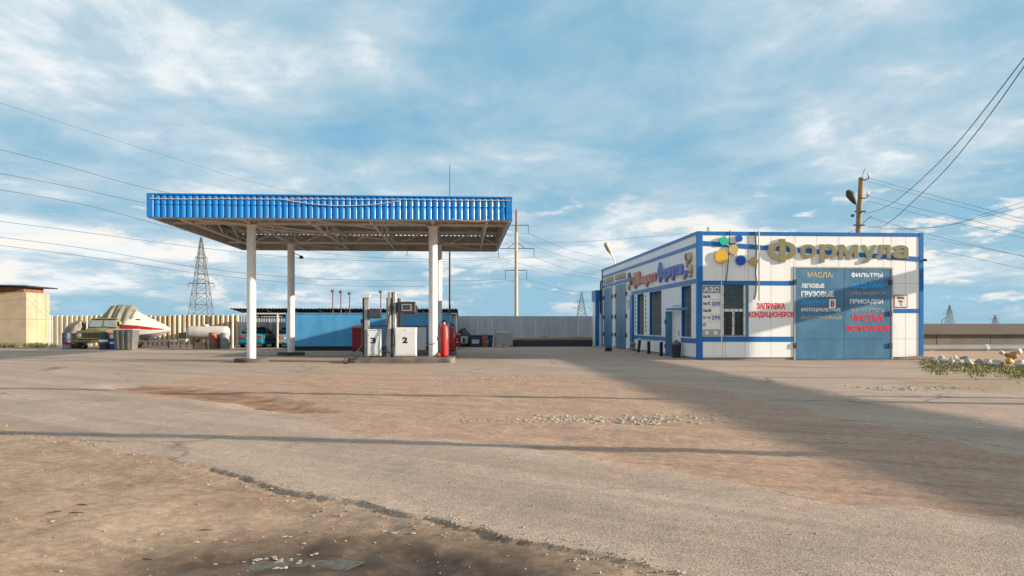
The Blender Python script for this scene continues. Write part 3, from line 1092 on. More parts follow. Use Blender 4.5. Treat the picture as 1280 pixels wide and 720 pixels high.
front_text('ЗАПРАВКА', 946, 981.5, 378.5, 386.5, 'red_text', shop, SY - 0.001, 0.018)
front_text('КОНДИЦИОНЕРОВ', 935.8, 992.2, 389.5, 398, 'red_text', shop, SY - 0.001, 0.018)

# framed notice right of the gate
nb = MB().box(fx(1117), fx(1134), SY - 0.025, SY - 0.001, fz(1125, 384.5), fz(1125, 368.5)).build('notice_board', 'red_dark', shop)
MB().box(fx(1118), fx(1133), SY - 0.029, SY - 0.024, fz(1125, 383.5), fz(1125, 369.5)).build('notice_sheet', 'pump_white', nb)
for q in ((1121, 1130, 371, 374), (1122.5, 1128, 375.5, 378), (1125, 1126.5, 378.5, 382)):
    MB().box(fx(q[0]), fx(q[1]), SY - 0.032, SY - 0.0285, fz(1125, q[3]), fz(1125, q[2])).build('notice_print', 'drum_rust', nb)

# fuel price board
pb = thing('price_board', 'white fuel price board with a grey header on the shop front', 'price board', (fx(889), SY, fz(889, 421)))
PX0, PX1 = fx(877.6), fx(900)
MB().box(PX0, PX1, SY - 0.045, SY - 0.024, fz(889, 420.8), fz(889, 357)).build('board', 'white_paint', pb)
MB().box(PX0 + 0.01, PX1 - 0.01, SY - 0.052, SY - 0.0445, fz(889, 366.3), fz(889, 357.4)).build('header', 'sign_grey', pb)
MB().box(PX0 + 0.01, PX1 - 0.01, SY - 0.052, SY - 0.0445, fz(889, 420.5), fz(889, 411.5)).build('footer', 'text_grey', pb)
front_text('АЗС', 879, 898.5, 358.8, 365, 'text_white', pb, SY - 0.0525, 0.012)
for s, a, b, c, d, m in (('Аи-96', 878.2, 887.5, 368.5, 372.5, 'text_black'), ('Аи-92', 878.2, 887.5, 377.2, 381.2, 'text_black'), ('205', 889.3, 899.8, 377, 382, 'text_navy'),
                         ('Аи-80', 878.2, 888.5, 386, 390, 'text_black'), ('Дт. топ', 878.2, 888, 395, 399, 'text_black'), ('295', 889.3, 899.8, 394.5, 399.5, 'text_navy'),
                         ('ДТ', 878.2, 882.5, 403.5, 408, 'text_black')):
    front_text(s, a, b, c, d, m, pb, SY - 0.0455, 0.012, 0.006)
for cxp in (883, 894):
    MB().cyl((fx(cxp), SY - 0.060, fz(889, 416)), (fx(cxp), SY - 0.052, fz(889, 416)), 0.09, n=14).build('emblem', 'pump_white', pb)
for zl in (374.5, 383.5, 392.5, 401.5):
    MB().box(PX0 + 0.3, PX1 - 0.02, SY - 0.047, SY - 0.0445, fz(889, zl) - 0.008, fz(889, zl) + 0.008).build('row_line', 'text_grey', pb)

# conduits and cables on the front
tag(MB().cyl((fx(901.5), SY - 0.05, fz(901, 427.5)), (fx(901.5), SY - 0.05, fz(901, 352)), 0.024, n=8).build('conduit', 'white_paint', origin=(fx(901.5), SY - 0.05, 1)),
    'thin white conduit between the price board and the barred window', 'conduit')
tag(MB().cyl((fx(947.8), SY - 0.09, fz(947.8, 376)), (fx(947.8), SY - 0.09, fz(947.8, 287.5)), 0.03, n=8).build('conduit', 'cable_pale', origin=(fx(947.8), SY - 0.09, 3)),
    'tall pale pipe standing off the shop front beside the Cyrillic sign', 'pipe')
pts = [(fx(x), SY - 0.05, fz(x, y)) for x, y in ((912, 288), (911.3, 305), (910, 325), (908.5, 340), (907, 353))]
tag(MB().tube(pts, 0.018, 6).build('cable', 'black', origin=pts[0]), 'black cable hanging down the shop front behind the coloured discs', 'cable')
pts = [(fx(x), SY - 0.03, fz(x, y)) for x, y in ((944.6, 290), (944.3, 300), (945.5, 310), (945.2, 330), (944.2, 340), (945.4, 352), (944.6, 366), (942.6, 374))]  # dark strip modelled where the pale pipe's shadow falls on the wall
tag(MB().tube(pts, 0.03, 6).build('pipe_shadow_strip', 'sign_grey', origin=pts[0]), 'ragged grey strip standing for the shadow beside the tall pale pipe', 'cable')
kc = thing('security_camera', 'small black security camera on the right corner of the shop', 'camera', (FR, SY, fz(1156, 325)))
MB().bar((FR + 0.01, SY + 0.05, fz(1156, 324)), (FR + 0.1, SY + 0.05, fz(1156, 324)), 0.03).build('bracket', 'dark_steel', kc)
MB().cyl((FR + 0.08, SY - 0.09, fz(1156, 325.5)), (FR + 0.08, SY + 0.1, fz(1156, 324.5)), 0.055, n=10).build('housing', 'black', kc)
hk = MB().tube([(fx(885), SY + 0.1, TOP - 0.02), (fx(885), SY + 0.1, TOP + 0.14), (fx(886), SY + 0.1, TOP + 0.2), (fx(887.2), SY + 0.1, TOP + 0.14), (fx(887.2), SY + 0.1, TOP - 0.02)], 0.018, 6)
hk.build('lifting_loop', 'dark_steel', shop)

# big raised letters of the front sign
sg = thing('shop_sign', 'large gold raised Cyrillic letters across the shop front', 'sign', (fx(1046), SY, fz(1046, 323)))
for ch, a, b, c, d in (('Ф', 959, 995.5, 298.5, 328.4), ('о', 1000, 1019.5, 305.5, 323.2), ('р', 1023.8, 1045, 305.2, 328.6), ('м', 1047.5, 1072, 305.8, 323),
                       ('у', 1076.3, 1094.6, 306.2, 329), ('л', 1094, 1112, 306, 323), ('а', 1114.5, 1134.6, 306.4, 323.4)):
    vs, fs = text_verts(ch, 0.014 if ch != 'Ф' else 0.02, 1.0, 5)
    x0, x1 = fx(a), fx(b)
    z0, z1 = fz((a + b) / 2, d), fz((a + b) / 2, c)
    m3 = (x0 + x1) / 2
    mz = (z0 + z1) / 2
    V, F = solid_text(vs, fs, lambda u, v, dd: (x0 + u * (x1 - x0), SY - dd, z0 + v * (z1 - z0)), 0.085, 0.02)
    lt = MB()
    lt.add(V, F)
    lo = lt.build('letter', 'letter_side', sg)
    V, F = solid_text(vs, fs, lambda u, v, dd: (m3 + (x0 + u * (x1 - x0) - m3) * 0.965, SY - dd, mz + (z0 + v * (z1 - z0) - mz) * 0.965), 0.092, 0.080)
    lf = MB()
    lf.add(V, F)
    lf.build('letter_face', 'letter_gold', lo)
dg = thing('disc_cluster', 'cluster of six coloured round discs on the shop front', 'sign', (fx(918), SY, fz(918, 330)))
for px, py, r, m in ((904, 301.5, 5.3, 'disc_green'), (923.3, 298.4, 4.2, 'disc_blue'), (916, 312, 6.0, 'disc_tan'), (901, 321, 8.2, 'disc_yellow'),
                     (925.2, 325.6, 6.2, 'disc_blue'), (941.5, 326.7, 5.3, 'disc_tan')):
    x, z, rr = fx(px), fz(px, py), r * 34.0 / FP
    dsk = MB().cyl((x, SY - 0.025, z), (x, SY - 0.10, z), rr, n=28).build('disc', m, dg, smooth=40)
for a, b in (((904, 301.5), (916, 312)), ((916, 312), (923.3, 298.4)), ((901, 321), (916, 312)), ((916, 312), (925.2, 325.6)), ((925.2, 325.6), (941.5, 326.7))):
    MB().bar((fx(a[0]), SY - 0.045, fz(*a)), (fx(b[0]), SY - 0.045, fz(*b)), 0.05).build('link_rod', 'letter_tan', dg)

# ---- long side wall (faces left, in shade)
def ly(px):
    return on_x(px, 407, SX)[0]


def lz(px, py):
    return on_x(px, py, SX)[1]


def side_panel(p, q, z0, z1):
    MB().box(SX, SX + 0.1, p, q, z0, z1).build('wall_panel', 'white_panel', shop, bevel=0.006)


D1 = (ly(766), ly(755.5), 0.02, 4.15)
D2 = (ly(783.5), ly(770), 0.02, 4.15)
W2 = (ly(804.7), ly(796.7), 1.0, 3.33)
W3 = (ly(826.7), ly(812), 1.0, 3.33)
W4 = (ly(864), ly(852), 1.0, 3.33)
DR = (ly(851), ly(840.5), 0.02, 2.45)
holes = [D1, D2, W2, W3, W4, DR]
rect_panels(SY + 0.2, BK - 0.12, [SY + 0.2 + 1.15 * i for i in range(1, 22)], 0.1, TOP - 0.05, holes, side_panel, (0.9, 3.42))


def strim(y0, y1, z0, z1, th=0.022):
    MB().box(SX - th, SX + 0.04, y0, y1, z0, z1).build('blue_trim', 'blue_trim', shop)


strim(SY + 0.19, BK, TOP - 0.14, TOP + 0.005)
strim(SY + 0.19, BK, 4.95, 5.12)
strim(SY + 0.19, ly(789.5), 3.36, 3.56)
strim(ly(786), BK - 0.02, 4.22, 4.42)
strim(SY + 0.19, ly(851.5), 0.72, 0.93)
strim(ly(840), ly(790), 0.72, 0.93)
strim(ly(792.6), ly(789.6), 0.12, 3.34, 0.12)
MB().box(SX - 0.06, SX + 0.1, BK - 0.11, BK + 0.02, 0, TOP).build('corner_post', 'blue_trim', shop)
for W in (W2, W3, W4):
    q = MB()
    e = 0.03
    q.box(SX - 0.006, SX + 0.25, W[1] - e, W[1], W[2], W[3])          # far jamb, painted blue
    q.box(SX - 0.006, SX + 0.33, W[0], W[0] + e, W[2], W[3])
    q.box(SX - 0.006, SX + 0.33, W[0] + e, W[1] - e, W[3] - e, W[3])
    q.box(SX - 0.03, SX + 0.33, W[0] + e, W[1] - e, W[2], W[2] + e)
    wf = q.build('window_reveal', 'blue_trim', shop)
    MB().box(SX + 0.3, SX + 0.31, W[0] + e, W[1] - e, W[2] + e, W[3] - e).build('pane', 'glass_side', wf)
    gr = MB()
    n = max(4, int((W[1] - W[0]) / 0.16))
    for i in range(1, n):
        y = W[0] + (W[1] - W[0]) * i / n
        gr.bar((SX + 0.12, y, W[2] + 0.03), (SX + 0.12, y, W[3] - 0.03), 0.02)
    for z in (1.5, 2.1, 2.7):
        gr.bar((SX + 0.145, W[0] + 0.03, z), (SX + 0.145, W[1] - 0.03, z), 0.025)
    gr.build('grille', 'text_grey', wf)
for Dd in (D1, D2):
    fm = MB()
    fm.box(SX - 0.05, SX + 0.05, Dd[0] - 0.08, Dd[0], 0, Dd[3] + 0.06)
    fm.box(SX - 0.05, SX + 0.05, Dd[1], Dd[1] + 0.08, 0, Dd[3] + 0.06)
    fm.build('door_frame', 'white_paint', shop)
    mid = (Dd[0] + Dd[1]) / 2
    for a, b, hy in ((Dd[0] + 0.02, mid - 0.015, Dd[0]), (mid + 0.015, Dd[1] - 0.02, Dd[1])):
        lf = MB().box(SX - 0.03, SX + 0.03, a, b, 0.04, Dd[3] - 0.02).build('gate_leaf', 'blue_gate', shop, bevel=0.01)
        for z in (0.9, 2.1, 3.5):
            MB().box(SX - 0.09, SX - 0.031, min(hy, (a + b) / 2 if False else hy) - 0.12, hy + 0.12, z - 0.12, z + 0.12).build('hinge', 'dark_steel', lf)
# entrance: white door, blue jamb and lintel bar
dl = MB().box(SX + 0.02, SX + 0.07, DR[0] + 0.02, DR[1] - 0.02, 0.03, DR[3] - 0.02).build('entrance_door', 'white_panel', shop)
MB().cyl((SX - 0.03, DR[0] + 0.25, 1.0), (SX - 0.03, DR[0] + 0.25, 1.3), 0.02, n=8).build('door_handle', 'steel', dl)
MB().box(SX - 0.32, SX - 0.008, DR[1] + 0.04, DR[1] + 0.14, 0.02, 2.2).build('door_jamb', 'blue_gate', shop, bevel=0.01)
MB().bar((SX - 0.22, DR[1] + 0.15, 2.30), (SX - 0.1, ly(864), 2.26), 0.14, 0.10).build('lintel_bar', 'blue_trim', shop)
for z in (0.5, 1.7):
    MB().box(SX - 0.36, SX - 0.321, DR[1] + 0.05, DR[1] + 0.13, z - 0.1, z + 0.1).build('hinge', 'black', shop)
# slots by the windows
for px in (794.6, 807.2):
    y = ly(px)
    for k in range(9):
        z = 1.15 + k * 0.24
        MB().box(SX - 0.012, SX - 0.002, y - 0.08, y + 0.08, z, z + 0.13).build('vent_slot', 'dark_steel', shop)


def side_text(s, px0, px1, z0, z1, m, parent, x, bold=0.03, th=0.06, name='letter', spacing=1.0):
    y0, y1 = ly(px0), ly(px1)
    for k, seg in enumerate(s if isinstance(s, list) else [s]):
        pass
    vs, fs = text_verts(s, bold, spacing)
    V, F = solid_text(vs, fs, lambda u, v, d: (x - d, y0 + u * (y1 - y0), z0 + v * (z1 - z0)), th, 0.0)
    mb = MB()
    mb.add(V, F)
    return mb.build(name, m, parent)


def word_spans(word, px0, px1, widths=None):
    """letter slots along the wall: equal real widths"""
    y0, y1 = ly(px0), ly(px1)
    ws = widths or [1.0] * len(word)
    tot = sum(ws)
    acc = 0
    out = []
    for ch, wd in zip(word, ws):
        a = y0 + (y1 - y0) * acc / tot
        b = y0 + (y1 - y0) * (acc + wd * 0.86) / tot
        out.append((ch, a, b))
        acc += wd
    return out


def raised_word(parent, word, px0, px1, z0, z1, m, cap=None, desc=(), widths=None):
    for i, (ch, a, b) in enumerate(word_spans(word, px0, px1, widths)):
        if ch == ' ':
            continue
        vs, fs = text_verts(ch, 0.025, 1.0, 4)
        hh = cap if (i == 0 and cap) else (z1 - z0)
        zb_ = z0 - (0.22 if ch in desc else 0) - (0.18 if i == 0 and cap else 0)
        zt = z0 + hh
        V, F = solid_text(vs, fs, lambda u, v, d: (SX - d, a + u * (b - a), zb_ + v * (zt - zb_)), 0.13, 0.03)
        mb = MB()
        mb.add(V, F)
        mb.build('letter', m, parent)


s1 = thing('side_sign', 'pink and blue raised letters along the shaded side wall', 'sign', (SX, ly(830), 3.7))
raised_word(s1, 'Oil', 793.5, 801.5, 3.86, 4.62, 'letter_pink', cap=0.78, widths=[1.3, 0.6, 0.6])
raised_word(s1, 'маркет', 803.5, 822.5, 3.86, 4.30, 'letter_pink', desc=('р',))
raised_word(s1, 'Формула', 824.5, 855.5, 3.90, 4.38, 'letter_blue', cap=0.86, desc=('р', 'у'), widths=[1.35, 1, 1, 1, 1, 1, 1])
for px, z, r, m in ((788, 4.55, 0.2, 'pipe_grey'), (790, 4.2, 0.24, 'pipe_grey'), (787.6, 3.85, 0.18, 'letter_tan'), (860.5, 4.62, 0.17, 'pipe_grey'), (864, 4.6, 0.2, 'letter_tan'),
                    (861.5, 4.28, 0.16, 'letter_pink'), (865, 4.05, 0.2, 'letter_tan'), (859.5, 3.88, 0.15, 'letter_blue'), (857.2, 3.72, 0.1, 'disc_tan'), (864.5, 3.8, 0.15, 'letter_tan')):
    MB().cyl((SX - 0.02, ly(px), z), (SX - 0.14, ly(px), z), r, n=18).build('disc', m, s1, smooth=40)
s2 = thing('oil_change_sign', 'tan raised Cyrillic letters above the two tall side gates', 'sign', (SX, ly(770), 4.5))
raised_word(s2, 'ЗАМЕНА', 755.6, 767.4, 4.52, 4.85, 'letter_tan')
raised_word(s2, 'МАСЛА', 771.0, 783.0, 4.52, 4.85, 'letter_tan')
MB().box(SX - 0.012, SX - 0.001, ly(788.5), ly(785), 2.55, 3.1).build('notice_sheet', 'letter_tan', shop)

# annex behind
AX = X_at(745, BK + 0.2)
ax = thing('shop_annex', 'low white annex with blue fascia behind the shop', 'building', (AX, BK + 0.1, 0))
AY = BK + 0.1
MB().box(AX, SX + 6, AY, AY + 1.6, 0, 3.3).build('wall', 'white_panel', ax)
MB().box(AX - 0.06, SX + 6.06, AY - 0.06, AY + 1.66, 3.305, 4.1).build('fascia', 'blue_trim', ax, bevel=0.02)
MB().box(AX - 0.05, AX + 0.2, AY - 0.05, AY + 0.2, 0, 3.3).build('corner_post', 'blue_trim', ax)
dpx = SX - 0.14
dp_ = MB().tube([(dpx, BK - 0.05, 2.4), (dpx, BK - 0.05, 4.5), (dpx + 0.0, BK - 0.12, 4.72), (dpx + 0.1, BK - 0.2, 4.8)], 0.055, 8)
tag(dp_.build('downpipe', 'dark_steel', origin=(dpx, BK, 2.4)), 'dark bent downpipe at the far corner of the shop', 'pipe')

# bollards and bins in the shade of the wall
for px, py0, py1, lab in ((798, 422.5, 440.5, 'leaning black bollard with pale cap, farthest along the shop wall'),
                          (811, 424, 442.3, 'black bollard with pale cap, second from the entrance, by shop wall'),
                          (826.5, 425, 445, 'black bollard with pale cap nearest the shop entrance')):
    D = FP * 1.5 / (py1 - 407)
    p = at_depth(px, py1, D)
    h = (py1 - py0) / FP * D
    t = thing('bollard', lab, 'bollard', (p.x, p.y, 0), 'bollards along the shop wall')
    tilt = 0.08 if px == 798 else 0.0
    MB().cyl((p.x, p.y, 0), (p.x + tilt, p.y, h * 0.86), 0.085, n=12).build('post', 'black', t, smooth=40)
    MB().lathe([(0.1, 0), (0.1, h * 0.07), (0.06, h * 0.13)], (p.x + tilt, p.y, h * 0.861), 12).build('cap', 'sack_pale', t, smooth=40)
p = at_depth(845.5, 447.3, FP * 1.5 / 40.3)
t = thing('litter_bin', 'dark litter bin with rounded lid by the shop entrance', 'bin', (p.x, p.y, 0))
MB().lathe([(0.19, 0.02), (0.23, 0.62)], (p.x, p.y, 0), 16).build('body', 'tarp_dark', t, smooth=40)
MB().lathe([(0.24, 0.621), (0.24, 0.67), (0.16, 0.74), (0.07, 0.79), (0.05, 0.84)], (p.x, p.y, 0), 16).build('lid', 'bin_grey', t, smooth=40)
p = at_depth(791, 438.5, FP * 1.5 / 31.5)
t = thing('planter_urn', 'small dark urn beside the blue pilaster', 'urn', (p.x, p.y, 0))
MB().lathe([(0.1, 0), (0.12, 0.1), (0.06, 0.2), (0.2, 0.42), (0.16, 0.52)], (p.x, p.y, 0), 14).build('vase', 'pipe_grey', t, smooth=40)
p = at_depth(760.5, 439, FP * 1.5 / 32)
bb = MB().box(p.x - 0.17, p.x + 0.17, p.y - 0.2, p.y + 0.2, 0.0, 0.2).box(p.x - 0.15, p.x + 0.15, p.y - 0.18, p.y + 0.18, 0.2, 0.23)
tag(bb.build('battery_box', 'black', origin=(p.x, p.y, 0), bevel=0.02), 'small black box on the ground before the far side gates', 'box')
sl = MB()
a, b = fx(1112), fx(1152)
sl.prism([(a, 0.0), (b + 0.4, 0.0), (b + 0.3, 0.13), (b - 0.3, 0.17), (a + 0.5, 0.12)], 'y', SY - 0.5, SY - 0.1)
tag(sl.build('threshold_slab', 'slab', origin=(a, SY - 0.3, 0), bevel=0.02), 'broken brown slab at the right foot of the big gate', 'slab')
# lamp on the roof edge
ry = ly(768)
t = thing('roof_lamp', 'street lamp head on a bent arm above the shaded side wall', 'lamp', (SX, ry, TOP))
z1 = lz(766, 322)
MB().tube([(SX + 0.05, ry, TOP - 0.3), (SX + 0.02, ry, TOP + 0.3), (SX - 0.25, ry, TOP + 0.75)], 0.05, 8).build('arm', 'white_paint', t)
MB().tube([(SX - 0.25, ry, TOP + 0.75), (SX - 0.4, ry - 0.1, TOP + 1.0), (SX - 0.62, ry - 0.2, TOP + 1.38), (SX - 0.66, ry - 0.2, TOP + 1.48)], [0.06, 0.16, 0.17, 0.05], 10).build('lamp_head', 'letter_tan', t, smooth=40)
# ------------------------------------------------------------------ fuel canopy
CX0, CX1, CY0, CY1 = -11.9, 1.88, 30.4, 43.0
CZ0, CZ1 = 5.63, 6.54
can = thing('fuel_canopy', 'fuel station canopy with ribbed blue fascia on four white columns', 'canopy', ((CX0 + CX1) / 2, 36.2, 0))


def tile_strip(length, top=0.05):
    """ribbed tile sheet: (along, z) grid with rounded ribs, two courses, the lower one lapped under the upper"""
    p = 0.2415
    n = int(round(length / p))
    p = length / n
    S = 8
    us = [i * p / S for i in range(n * S + 1)]

    def dep(u):
        return 0.062 * (abs(math.sin(math.pi * u / p)) ** 0.5)
    courses = ((CZ1 - top, CZ1 - 0.41), (CZ1 - 0.40, CZ0))
    V, F = [], []
    for ci, (zt, zb_) in enumerate(courses):
        rows = ((zt, 0.0), (zt - 0.03, 0.012), ((zt + zb_) / 2, 0.022), (zb_, 0.034), (zb_, 0.0))
        n0 = len(V)
        for z, e in rows:
            for u in us:
                V.append((u, z, dep(u) + e))
        W = len(us)
        for r in range(len(rows) - 1):
            for i in range(W - 1):
                a = n0 + r * W + i
                F.append((a, a + 1, a + 1 + W, a + W))
    return V, F


def fascia(name, length, to3, top=0.05):
    V, F = tile_strip(length, top)
    mb = MB()
    mb.add([to3(*q) for q in V], F)
    return mb.build(name, 'blue_tile', can, smooth=35)


fascia('fascia_sheet', CX1 - CX0 - 0.36, lambda u, z, d: (CX0 + 0.18 + u, CY0 - d, z))
fascia('fascia_sheet', CX1 - CX0, lambda u, z, d: (CX0 + u, CY1 + d, z), 0.102)
fascia('fascia_sheet', CY1 - CY0, lambda u, z, d: (CX0 - d, CY0 + u, z))
fascia('fascia_sheet', CY1 - CY0, lambda u, z, d: (CX1 + d, CY0 + u, z))
for x0 in (CX0 - 0.08, CX1 - 0.17):
    MB().box(x0, x0 + 0.25, CY0 - 0.09, CY0 - 0.005, CZ0, CZ1 - 0.02).build('corner_trim', 'blue_tile', can, bevel=0.01)
for a in ((CX0 - 0.06, CX1 + 0.06, CY0 - 0.1, CY0 + 0.05),):
    MB().box(*a, CZ1 - 0.05, CZ1).build('cap_flashing', 'blue_tile', can)
for a in ((CX0 - 0.1, CX0 + 0.05, CY0 + 0.06, CY1 - 0.06), (CX1 - 0.05, CX1 + 0.1, CY0 + 0.06, CY1 - 0.06)):
    MB().box(*a, CZ1 - 0.05, CZ1).build('cap_flashing', 'blue_tile', can)
for a in ((CX0 - 0.02, CX1 + 0.02, CY0 + 0.004, CY0 + 0.06), (CX0 - 0.02, CX1 + 0.02, CY1 - 0.06, CY1 - 0.004)):
    MB().box(*a, CZ0 - 0.04, CZ0 + 0.05).build('edge_angle', 'frame_paint', can)
    MB().box(a[0], a[1], a[2] + 0.005, a[3] - 0.005, CZ1 - 0.24, CZ1 - 0.15).build('edge_angle', 'frame_paint', can)
for a in ((CX0 + 0.004, CX0 + 0.06, CY0 + 0.07, CY1 - 0.07), (CX1 - 0.06, CX1 - 0.004, CY0 + 0.07, CY1 - 0.07)):
    MB().box(*a, CZ0 - 0.04, CZ0 + 0.05).build('edge_angle', 'frame_paint', can)

# the plain backs of the fascia, seen from below
for a in ((CX0 + 0.05, CX1 - 0.05, CY1 - 0.10, CY1 - 0.065), (CX0 + 0.05, CX1 - 0.05, CY0 + 0.065, CY0 + 0.1)):
    MB().box(*a, CZ0 - 0.02, CZ1 - 0.105).build('fascia_back', 'roof_under', can)
for a in ((CX0 + 0.062, CX0 + 0.095, CY0 + 0.11, CY1 - 0.11), (CX1 - 0.095, CX1 - 0.062, CY0 + 0.11, CY1 - 0.11)):
    MB().box(*a, CZ0 - 0.02, CZ1 - 0.13).build('fascia_back', 'roof_under', can)

# corrugated deck, its flutes run front to back and leave slits of sky over the rear rail
nw = 60
prof = []
for i in range(nw * 4 + 1):
    ph = i % 4
    prof.append((CX0 + 0.05 + (CX1 - CX0 - 0.1) * i / (nw * 4), 0.055 if ph in (0, 1) else -0.01))
deck = MB()
for y, dzz in ((CY0 + 0.06, 0.0), (CY1 + 0.03, -0.0)):
    for x, z in prof:
        deck.v.append((x, y, CZ1 - 0.085 + z + dzz))
n = len(prof)
deck.f += [(i, i + 1, n + i + 1, n + i) for i in range(n - 1)]
deck.build('roof_deck', 'roof_under', can)


def truss_x(y, z0, z1, step=1.15):
    t = MB()
    t.bar((CX0 + 0.1, y, z0), (CX1 - 0.1, y, z0), 0.09)
    t.bar((CX0 + 0.1, y, z1), (CX1 - 0.1, y, z1), 0.09)
    n = int((CX1 - CX0) / step)
    for i in range(n):
        a = CX0 + 0.15 + (CX1 - CX0 - 0.3) * i / n
        b = CX0 + 0.15 + (CX1 - CX0 - 0.3) * (i + 1) / n
        t.bar((a, y, z0 if i % 2 else z1), (b, y, z1 if i % 2 else z0), 0.055)
    return t.build('truss', 'frame_paint', can)


def truss_y(x, z0, z1, step=1.2):
    t = MB()
    t.bar((x, CY0 + 0.1, z0), (x, CY1 - 0.1, z0), 0.08)
    t.bar((x, CY0 + 0.1, z1), (x, CY1 - 0.1, z1), 0.08)
    n = int((CY1 - CY0) / step)
    for i in range(n):
        a = CY0 + 0.15 + (CY1 - CY0 - 0.3) * i / n
        b = CY0 + 0.15 + (CY1 - CY0 - 0.3) * (i + 1) / n
        t.bar((x, a, z0 if i % 2 else z1), (x, b, z1 if i % 2 else z0), 0.05)
    return t.build('truss', 'frame_paint', can)


COLX, COLY = (-8.65, -1.22), (32.5, 39.9)
for y in COLY:
    truss_x(y, CZ0 + 0.06, CZ0 + 0.62)
for x in (-11.0, -8.65, -6.2, -3.7, -1.22, 1.0):
    truss_y(x, CZ0 + 0.09 + 0.004 * x, CZ0 + 0.64)
for y in (31.2, 33.9, 35.2, 36.5, 37.8, 40.6, 41.5):
    MB().bar((CX0 + 0.1, y, CZ1 - 0.16), (CX1 - 0.1, y, CZ1 - 0.16), 0.07, 0.11).build('purlin', 'frame_paint', can)
for (a, b) in (((-8.65, 32.5), (-3.7, 37.8)), ((-8.65, 39.9), (-6.2, 42.6)), ((-1.22, 39.9), (1.0, 42.6)), ((-6.2, 30.8), (-3.7, 33.6)), ((-1.22, 32.5), (-3.7, 30.8)), ((-8.65, 32.5), (-11, 30.8)),
               ((-11, 30.8), (-6.2, 36.5))):
    MB().bar((a[0], a[1], CZ0 + 0.03), (b[0], b[1], CZ0 + 0.03), 0.05).build('brace', 'frame_paint', can)

for x in COLX:
    for y in COLY:
        zb_ = 0.16 if x < -5 else 0.2
        c = MB().cyl((x, y, zb_), (x, y, CZ0 + 0.04), 0.18, n=28).build('column', 'column_paint', can, smooth=40)
        MB().box(x - 0.26, x + 0.26, y - 0.26, y + 0.26, CZ0 - 0.02, CZ0 + 0.0).build('cap_plate', 'frame_paint', can)
        if x < -5:
            MB().lathe([(0.68, -0.05), (0.68, 0.13), (0.64, 0.16)], (x, y, 0), 32).build('footing', 'dark_concrete', can, smooth=30)
# column flood lamp, cables and a hook
t = thing('flood_lamp', 'small dark flood lamp on the rear left canopy column', 'lamp', (COLX[0] + 0.2, COLY[1], 4.9))
x, y = COLX[0] + 0.18, COLY[1] - 0.05
MB().tube([(x, y, 5.15), (x + 0.12, y - 0.05, 5.1), (x + 0.3, y - 0.1, 5.02)], 0.02, 6).build('arm', 'dark_steel', t)
MB().frustum((x + 0.25, x + 0.48, y - 0.22, y - 0.02, 4.88), (x + 0.32, x + 0.42, y - 0.17, y - 0.07, 5.03)).build('lamp_head', 'black', t)
CYF = CY0 - 0.11


def cpt(px, py):
    x, z = on_y(px, py, CYF)
    return (x, CYF, z)


tag(MB().tube([cpt(*q) for q in ((187, 248.0), (230, 248.8), (280, 248.2), (330, 248.8), (356, 249), (405, 248.6), (450, 249.4), (500, 249.0), (560, 250), (600, 250.4), (638, 250.6))], 0.016, 5)
    .build('fascia_cable', 'cable_pale', origin=cpt(187, 248)), 'pale cable strung along the whole blue canopy fascia', 'cable')
tag(MB().tube([cpt(*q) for q in ((352, 249), (370, 252), (392, 255.2), (415, 257), (440, 257.2), (465, 256), (485, 253.5), (500, 250.8))], 0.016, 5)
    .build('fascia_cable', 'cable_pale', origin=cpt(352, 249)), 'pale cable sagging in a loop on the middle of the canopy fascia', 'cable')
tag(MB().tube([cpt(*q) for q in ((565, 274.0), (580, 276), (597, 276.6), (612, 275))], 0.014, 5)
    .build('fascia_cable', 'cable_pale', origin=cpt(565, 274)), 'short slack cable under the right end of the fascia', 'cable')
hx, hz = on_y(509, 312, CY1)
tag(MB().tube([(hx, CY1 - 0.1, CZ0), (hx, CY1 - 0.1, CZ0 - 0.12), (hx + 0.06, CY1 - 0.1, CZ0 - 0.25), (hx - 0.06, CY1 - 0.1, CZ0 - 0.25)], 0.015, 5)
    .build('hook', 'dark_steel', origin=(hx, CY1 - 0.1, CZ0)), 'small dark hook hanging from the rear canopy edge', 'hook')

# ------------------------------------------------------------------ pump islands
IX0, IX1 = -4.6, -0.3


def island(y0, y1, lab):
    pts = []
    r = 0.3
    for cx, cy, a0 in ((IX1 - r, y1 - r, 0), (IX0 + r, y1 - r, 90), (IX0 + r, y0 + r, 180), (IX1 - r, y0 + r, 270)):
        for k in range(5):
            a = R(a0 + 22.5 * k)
            pts.append((cx + r * math.cos(a), cy + r * math.sin(a)))
    o = MB().prism(pts, 'z', -0.05, 0.2).build('pump_island', 'island_concrete', origin=((IX0 + IX1) / 2, (y0 + y1) / 2, 0), bevel=0.02)
    return tag(o, lab, 'island', 'pump islands under the canopy')


island(31.2, 33.5, 'worn concrete pump island with rounded ends, nearest the camera')
island(38.7, 41.0, 'concrete pump island behind the front one, by the rear columns')


def hose(pts, r=0.022):
    """smooth hanging hose through points"""
    P = [Vector(p) for p in pts]
    out = []
    for i in range(len(P) - 1):
        p0, p1, p2, p3 = P[max(i - 1, 0)], P[i], P[i + 1], P[min(i + 2, len(P) - 1)]
        for k in range(5):
            t = k / 5
            out.append(0.5 * ((2 * p1) + (p2 - p0) * t + (2 * p0 - 5 * p1 + 4 * p2 - p3) * t * t + (3 * p1 - p0 - 3 * p2 + p3) * t ** 3))
    out.append(P[-1])
    return MB().tube(out, r, 6)


def y_text(s, x0, x1, z0, z1, y, m, parent, bold=0.025):
    vs, fs = text_verts(s, bold)
    V, F = solid_text(vs, fs, lambda u, v, d: (x0 + u * (x1 - x0), y - d, z0 + v * (z1 - z0)), 0.006, 0.0)
    mb = MB()
    mb.add(V, F)
    return mb.build('number', m, parent)


IZ = 0.2
YD = 31.95


def px3(px, Y=YD):
    return X_at(px, Y)


